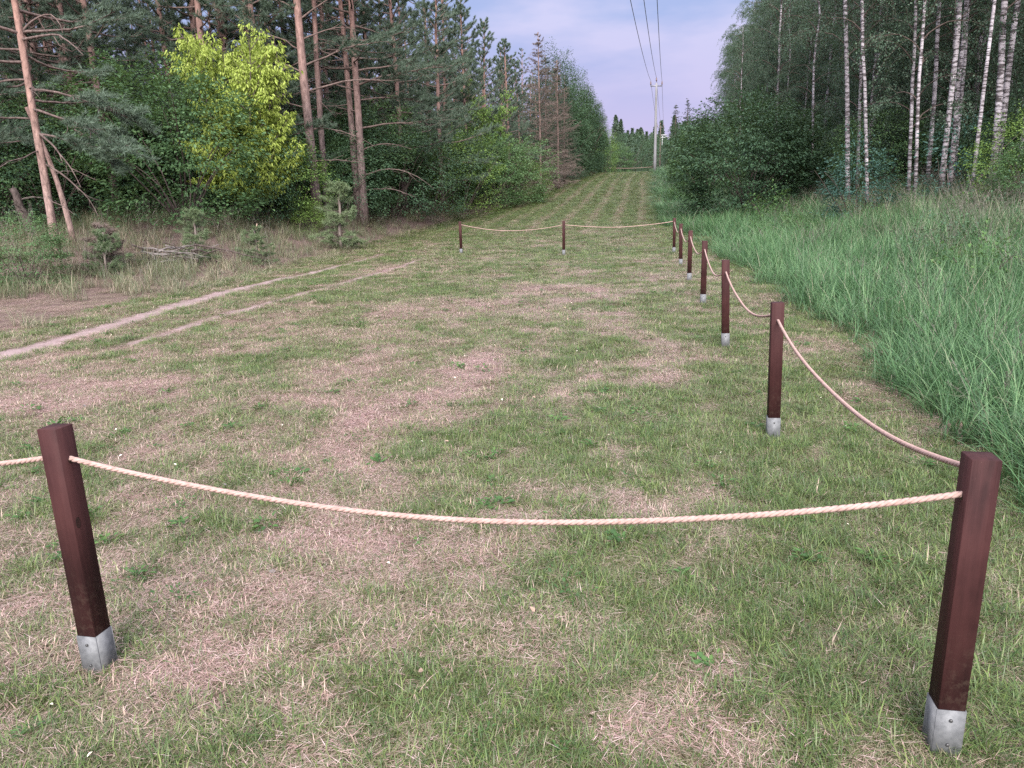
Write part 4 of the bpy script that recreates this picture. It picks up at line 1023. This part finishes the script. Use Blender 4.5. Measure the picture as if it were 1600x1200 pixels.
put(K_hazel[0], "hazel_bush", "big dark green hazel bush below and left of the yellow-green maple", "bush", -9.1, 22.3, 1.08, .3)
put(K_dark[0], "hazel_bush", "dark leafy bush behind the leaning pine at the left edge", "bush", -13.2, 22.8, .95)
put(K_hazel[1], "hazel_bush", "tall mid-green bush rising behind the big dark hazel", "bush", -11.2, 26.5, 1.35)
put(K_bright[0], "leafy_bush", "bright green bush between the yellow-green maple and the tall bare-limbed pine", "bush", -7.2, 25.9, .95)
put(K_dark[1], "leafy_bush", "low dark bush at the foot of the yellow-green maple", "bush", -7.7, 24.6, .55)
put(K_bright[1], "leafy_bush", "small bright shrub at the foot of the tall bare-limbed pine", "bush", -6.5, 25.3, .36)
put(K_dark[0], "leafy_bush", "dense dark bush right behind the close pine pair", "bush", -4.9, 33.6, 1.1)
put(K_dark[1], "leafy_bush", "dark bush between the tall bare-limbed pine and the pine pair", "bush", -7.0, 32.5, 1.15)
put(K_dark[0], "leafy_bush", "dark bush right of the pine pair at the lawn's edge", "bush", -3.7, 36.5, .95)
put(K_bright[1], "leafy_bush", "yellowish green bush at the forest edge left of the dead brown spruce", "bush", -2.35, 39.8, 1.3)
put(K_hazel[0], "leafy_bush", "mid-green bush at the forest edge below the dead brown spruce", "bush", -.9, 44.5, 1.0)
put(K_hazel[1], "leafy_bush", "mid-green rounded bush at the forest edge, right neighbour of the yellowish one", "bush", .4, 47.5, 1.0)
put(K_bright[0], "leafy_bush", "lighter low bush sloping down to the mown lane before the dead spruce", "bush", 1.3, 51, .85)
put(K_lime, "lime_tree", "slim lime-green young tree in front of dark pines at the forest edge", "tree", -1.1, 46.5, 1.05)
put(K_deads, "dead_spruce", "dead brown-grey spruce with bare reddish top standing above the forest edge", "tree", 2.4, 56, .92)
put(K_deads, "dead_spruce", "smaller dead grey-brown spruce right beside the taller dead one", "tree", 3.9, 60, .80)
put(K_hazel[1], "hazel_bush", "low round leafy bush at the left picture edge beside the path", "bush", -9.25, 14.9, .36)
# edge pines along the left forest
for (x, y, s) in [(-4.6, 35.5, 1.0), (-3.2, 39.0, .95), (-3.9, 42.0, 1.0), (-2.2, 46.0, .86), (-1.2, 49.5, .82), (.2, 52.5, .78), (-2.6, 52, .9), (1.0, 57, .72), (.0, 61, .8), (-7.8, 34.5, 1.05), (-9.4, 35.8, 1.05), (-12.2, 30, 1.05), (-13.5, 25.5, 1.0), (-15.6, 27.5, 1.05), (-11, 33, 1.1), (-6.2, 37, 1.1), (-14.2, 20.6, .95), (-16.6, 23.5, 1.0)]:
    lb = {(-4.6, 35.5): "dark low-foliaged pine next to the right of the close pine pair", (-3.2, 39.0): "dark pine standing over the bushes, second to the right of the close pine pair", (-2.2, 46.0): "dark pine right behind the slim lime-green young tree", (-1.2, 49.5): "dark pine just right of the slim lime-green young tree", (.2, 52.5): "dark green pine just left of the taller dead brown spruce", (1.0, 57): "short dark pine hidden behind the taller dead brown spruce"}.get((x, y), "dark green pine with low foliage in the front rows of the left forest")
    put(K_edge[R_.integers(0, 3)], "pine_tree", lb, "tree", x, y, s * (.92 + .16 * R_.random()), group="pines in the front rows of the left forest")
for (x, y, s, kd) in [(3.2, 64, .88, 0), (4.8, 66, .78, 1), (4.4, 70, .86, 0), (5.6, 73, .72, 1)]:
    put(K_spruce[kd], "spruce_tree", "dark spruce with a pointed top along the lane's left forest edge", "tree", x, y, s, group="pointed spruces along the lane")
for (x, y, s, m) in [(6.0, 75, .86, 0), (7.2, 80, .92, 1), (8.6, 86, .88, 0), (5.6, 82, 1.0, 1), (9.8, 92, .84, 0), (8.2, 91, .95, 1), (11.0, 99, .76, 0), (4.2, 77, 1.0, 1), (12.0, 106, .70, 1), (10.2, 104, .85, 0), (13.2, 112, .62, 0)]:
    put(K_broad[m], "deciduous_tree", "dark green leafy tree where the left forest meets the far end of the lane", "tree", x, y, s, group="leafy trees at the far left of the lane")
put(K_bright[0], "leafy_bush", "small yellow-green tree at the far left end of the lane", "tree", 12.0, 98, 1.0, sz=1.9)
put(K_dark[0], "leafy_bush", "round dark bush at the end of the lane left of the grey power pole", "bush", 18.6, 122, 1.7)
put(K_hazel[1], "leafy_bush", "wide green bush beyond the far rope barrier", "bush", 16.6, 120, 1.2)
put(K_dark[1], "leafy_bush", "green bush just right of the grey power pole's foot", "bush", 24.5, 126, 1.6)
# deep forest, left
pts_ = []
for yy in np.arange(24, 96, 3.3):
    for k in range(12):
        x = EL(yy) - 4.6 - k * 2.9 + R_.normal(0, .8); y = yy + R_.normal(0, .9)
        if x > -.70 * y - 2 and x > -46: pts_.append((x, y))
pts_ = [p for p in pts_ if not any((p[0] - a) ** 2 + (p[1] - b) ** 2 < 2.0 for a, b in [(-6.55, 27.2), (-5.45, 30), (-8.6, 30), (-8.35, 25.5)])]
pts_.sort(key=lambda p: p[1]); pts_ = pts_[:200]
for i, (x, y) in enumerate(pts_):
    k = K_pine[R_.integers(0, 4)] if R_.random() < .72 else K_edge[R_.integers(0, 3)]
    put(k, "pine_tree", "slender pine among many others deep inside the dark left forest", "tree", x, y, (.85 + .3 * R_.random()) * float(1 - .42 * S(34, 56, y)), group="pines deep in the left forest", tilt=(R_.normal(0, .02), R_.normal(0, .02)))
for i in range(130):
    y = 20 + 66 * R_.random() ** 1.3; x = EL(y) - 2.6 - (7 if y < 24 else 0) - 13 * R_.random() ** 1.3
    if x < -.70 * y - 2: continue
    k = [K_dark[0], K_dark[1], K_hazel[0], K_dark[1]][R_.integers(0, 4)]
    put(k, "undergrowth_bush", "dark leafy bush growing between the trunks of the left forest", "bush", x, y, .55 + .6 * R_.random(), group="undergrowth bushes of the left forest")
# dead snags and stumps on the left
def snag(label, x, y, H, r0, lean, mat, name="dead_tree"):
    r = np.random.default_rng(int(abs(x * 100))); pts = trunk_pts(r, H, lean, .03, 9); g = Geo(); g.tube(pts, np.linspace(r0, r0 * .55, 9), 8)
    b = Geo()
    for q in range(4): b.tube(limb_pts(at_h(pts, H * (.4 + .5 * r.random())), r.random() * 6.28, .3 + .5 * r.random(), .4, -.3, r, 5, .1), np.linspace(.012, .004, 5), 4, False)
    t = thing(name, label, "dead tree", (x, y, z1(x, y) - .05)); mk("trunk", g.mesh("trunk", mat), t); mk("branch", b.mesh("branch", M['bark_grey']), t)
    return t
snag("thin pale dead trunk just right of the leaning peeling pine", -10.6, 19.15, 3.2, .075, (-.10, 0), M['bark_red'])
snag("thick dark trunk leaning left at the far left edge behind the pine", -11.9, 19.8, 1.3, .15, (-.45, .1), M['bark_dark'])
g = Geo(); g.tube([(0, 0, 0), (.02, 0, .35), (-.01, 0, .62), (.03, 0, .80)], [.045, .04, .035, .012], 7)
t = thing("broken_stake", "short pale broken stub sticking out of the wild grass", "stump", (-6.5, 20.3, z1(-6.5, 20.3))); mk("trunk", g.mesh("trunk", M['pale_wood']), t)
def brush_pile(x, y):
    t = thing("brush_pile", "low pile of grey dead sticks in the grass beside the dirt path", "brush pile", (x, y, z1(x, y))); r = np.random.default_rng(4)
    for i in range(34):
        a = r.normal(.15, .7); L = .5 + 1.0 * r.random(); c = np.array([r.normal(0, .45), r.normal(0, .22), .06 + .30 * r.random()])
        d = np.array([math.cos(a), math.sin(a), r.normal(0, .22)]); p0 = c - d * L / 2
        lp = np.array([p0 + d * L * q + r.normal(0, .025, 3) for q in np.linspace(0, 1, 5)]); lp[:, 2] = np.maximum(lp[:, 2], .02)
        s = Geo(); s.tube(lp, np.linspace(.022, .007, 5) * (.6 + .7 * r.random()), 5); mk("stick", s.mesh("stick", M['old_wood'] if i % 3 else M['bark_dark']), t)
brush_pile(-7.6, 17.6)
# young pines in the wild grass
def sapling_kit(seed, H, R, mat):
    return spruce_kit(seed, H, R, 6, mat, M['bark_grey'], per=12)
M['needle_young'] = leaf_mat('young_pine_needle', [(0, (.06, .10, .05)), (.5, (.12, .17, .085)), (1, (.21, .26, .14))], .15, .5, .3)
K_sap = [sapling_kit(130 + i, .9 + .25 * i, .5, M['needle_young']) for i in range(3)]
K_sap_d = sapling_kit(135, .75, .35, M['needle_dead'])
for (x, y, s, lb) in [(-8.25, 15.9, .8, "small green pine sapling with a yellowed neighbour beside the leaning pine"), (-7.2, 18.0, .9, "bushy young pine left of the broken stub"), (-6.1, 19.0, .8, "little pine sapling right of the broken stub"), (-5.15, 24.0, 1.45, "biggest bushy young pine at the grass edge near the tall bare-limbed pine")]:
    put(K_sap[R_.integers(0, 3)], "pine_sapling", lb, "sapling", x, y, s, group="young pines in the wild grass")
put(K_sap_d, "pine_sapling", "small withered orange-brown pine sapling beside the leaning pine", "sapling", -8.55, 16.6, 1.15)

# ------------------------------------------------------------------ trees: right birch wood
K_birch = [birch_kit(140 + i, 15 + i, .068, 3.4, 2.2, 38, 360, 46, leafL=.065) for i in range(3)]
K_birchlow = [birch_kit(150 + i, 12.5, .055, 1.0, 1.9, 44, 560, 50, leafL=.066) for i in range(2)]
named_b = [  # x, y, lean dx, radius, height, label
 (11.24, 26.0, -.075, .095, 15, "straight white birch with dark marks above the blue-green shrub"),
 (10.97, 24.0, -.070, .062, 14, "slim straight white birch just right of the one above the blue-green shrub"),
 (11.37, 22.0, -.035, .055, 13, "thin grey birch with leaning stem in the middle of the birch edge"),
 (12.0, 23.6, -.045, .06, 13, "thin birch stem standing pressed beside the thin leaning grey one"),
 (13.6, 25.6, -.03, .087, 14, "greyish birch left of the pair of tall pale trunks"),
 (12.07, 22.0, .0, .092, 16, "left trunk of the close pair of tall pale birches leaning right"),
 (12.75, 22.8, .0, .086, 16, "right trunk of the close pair of tall pale birches leaning right"),
 (13.9, 24.7, .0, .066, 15, "dark-banded birch right behind the pair of tall pale trunks"),
 (11.74, 20.0, .023, .052, 14, "slender lone birch between the pale pair and the thick white pair"),
 (12.85, 21.0, -.015, .112, 16, "thick white birch, left of the two big trunks at the right edge"),
 (13.3, 21.5, -.02, .098, 16, "thick white birch, right of the two big trunks at the right edge"),
 (13.5, 21.0, .01, .072, 15, "birch trunk cut by the right picture edge"),
 (12.9, 33.5, -.05, .06, 13, "very thin white birch stem right of the big round hazel bush"),
]
for i, (x, y, lx, r0, H, lb) in enumerate(named_b):
    k = birch_kit(300 + i, H, r0 * .72, 4.6 if i not in (2, 3, 12) else 2.0, 1.7, 24, 170, 40, (lx, 0), .085)
    put(k, "birch_tree", lb, "tree", x, y, rz=0)
pts_ = []
for yy in np.arange(17.5, 86, 2.6):
    for k in range(9):
        x = ER(yy) + 6.4 + k * 2.3 + R_.normal(0, .7) + (1.6 if yy < 26 else 1.8 * float(S(42, 48, yy))); y = yy + R_.normal(0, .8)
        if x < .72 * y + 2 and x < 40 and not (28 < y < 46 and x < ER(y) + 7.0): pts_.append((x, y, k))
pts_ = [p for p in pts_ if not any((p[0] - b[0]) ** 2 + (p[1] - b[1]) ** 2 < 1.2 for b in named_b)]
for (x, y, k) in pts_[:190]:
    low = (k < 3 and R_.random() < .62) or R_.random() < .3
    put(K_birchlow[R_.integers(0, 2)] if low else K_birch[R_.integers(0, 3)], "birch_tree", "slender birch with hanging dark foliage among many in the right wood", "tree", x, y, .8 + .3 * R_.random(), group="birches of the right wood", tilt=(R_.normal(0, .03), R_.normal(0, .03)))
for (x, y, s) in [(13.7, 47, .70), (15.0, 52, .64), (16.4, 57, .60), (17.8, 63, .55), (19.8, 70, .52), (21.6, 77, .50)]:
    put(K_birchlow[R_.integers(0, 2)], "birch_tree", "birch with hanging foliage stepping down along the lane's right skyline", "tree", x, y, s, group="birches along the lane's right skyline")
K_rhaz = [spray_bush(160 + i, 2.75, 4.7, 760, 38, .11, M['hazel_dark'], M['bark_dark'], 12, .03, .85, shell=.5) for i in range(2)]
put(K_rhaz[0], "hazel_bush", "huge round dark hazel bush on the right of the lane", "bush", 9.75, 32.0, .93, 1.0)
put(K_rhaz[1], "hazel_bush", "right half of the dark hazel thicket, towards the birch trunks", "bush", 12.9, 36.5, .66)
put(K_hazel[0], "hazel_bush", "lighter green bush at the lane side of the huge dark hazel", "bush", 10.9, 43.5, 1.0)
put(K_rhaz[1], "hazel_bush", "dark bush behind the huge hazel, nearer the grey power pole", "bush", 13.6, 54, .85)
put(K_rhaz[0], "hazel_bush", "far dark bush right of the grey power pole", "bush", 17.5, 70, .85)
put(K_rhaz[1], "hazel_bush", "farthest dark bush on the lane's right side behind the grey pole", "bush", 20.5, 82, .8)
put(K_spruce[0], "spruce_tree", "left of two small dark spruces on the skyline right of the grey pole", "tree", 20.4, 97, .70)
put(K_spruce[1], "spruce_tree", "right of two small dark spruces on the skyline right of the grey pole", "tree", 21.6, 96, .72)
K_blue = spray_bush(170, .75, 2.2, 130, 34, .085, M['blue_leaf'], M['bark_dark'], 6, .1, .7, .4)
K_pale = spray_bush(171, .65, 2.3, 60, 26, .09, M['blue_leaf'], M['bark_grey'], 4, .1, .7, .42, shell=.3)
put(K_blue, "rowan_shrub", "blue-green shrub with drooping leaves in front of the birch trunks", "bush", 9.75, 22.0, .95)
put(K_pale, "rowan_sapling", "pale sparse blue-green sapling in front of the pale birch pair", "sapling", 11.6, 20.6, 1.0)
put(K_bright[1], "leafy_bush", "yellow-green bush below the thick white birches at the right edge", "bush", 11.9, 18.2, .68)
put(K_hazel[0], "leafy_bush", "darker leafy shrub cut by the right edge among the grasses", "bush", 10.9, 16.4, .40)
for i in range(70):
    y = 19 + 34 * R_.random(); x = ER(y) + 7.0 + 9 * R_.random() + (1.5 if y < 26 else 0)
    if x > .72 * y + 2 or x > 40: continue
    put([K_dark[0], K_dark[1], K_hazel[1]][R_.integers(0, 3)], "undergrowth_bush", "dark leafy bush growing between the birch trunks of the right wood", "bush", x, y, .5 + .5 * R_.random(), group="undergrowth bushes of the right wood")
K_weed = [spray_bush(180 + i, .35, .75, 26, 22, .06, M['fern'] if i else M['hazel_dark'], M['bark_dark'], 4, .1, .4) for i in range(2)]
for i in range(22):
    y = 5 + 20 * R_.random(); x = ER(y) + .8 + 6.5 * R_.random()
    put(K_weed[i % 2], "weed_clump", "low leafy weed half hidden among the tall meadow grass", "plant", x, y, .5 + .5 * R_.random(), group="weeds half hidden in the meadow grass")
for (x, y, s, lb) in [(7.6, 13.6, 1.0, "dark leafy weed clump standing in the meadow grass, centre right"), (6.9, 12.6, .8, "smaller dark weed clump left of the other in the meadow grass"), (10.2, 16.2, 1.15, "dark weed clump beside the pale stalks towards the right edge"), (9.0, 27.0, 1.5, "light green leafy clump at the foot of the hazel thicket"), (5.1, 9.2, .55, "broad-leaved weed at the meadow edge by the second post")]:
    put(K_weed[0 if s < 1.3 else 1], "weed_clump", lb, "plant", x, y, s)

# ------------------------------------------------------------------ far forest
def far_tree(seed, H, R, mat, conif):
    r = np.random.default_rng(seed); g = Geo(); g.tube([(0, 0, 0), (0, 0, H * .95)], [.22, .05], 6); tk = g.mesh("trunk", M['bark_pine'])
    n = 2600; z = r.random(n) ** .8; rad = R * ((1 - z) ** .7 if conif else np.sqrt(np.clip(1 - (2 * z - 1) ** 2, 0, 1)) + .1) * np.sqrt(r.random(n))
    a = r.random(n) * 6.283; P = np.stack([rad * np.cos(a), rad * np.sin(a), H * (.06 + .94 * z)], 1)
    gl = Geo(); leaves(gl, P, r.normal(0, 1, P.shape) + np.array([0, 0, -.5]), r.normal(0, 1, P.shape), (.35 + .5 * r.random(n)), .35, .2)
    return [("trunk", tk, None, []), ("crown", gl.mesh("crown", mat), "stuff", [])]
K_far = [far_tree(400, 21, 3.3, M['needle_dark'], True), far_tree(401, 18, 3.8, M['needle_dark'], True), far_tree(402, 16, 3.4, M['birch_leaf'], False)]
for i in range(110):
    y = 170 + 130 * R_.random(); x = y * (.09 + .16 * R_.random())
    k = K_far[R_.integers(0, 3)]; fs_ = .42 + .45 * S(170, 290, y)
    put(k, "forest_tree", "distant forest tree in the wood closing the view beyond the lane", "tree", x, y, float(fs_) * (.85 + .4 * R_.random()), group="far trees beyond the lane")
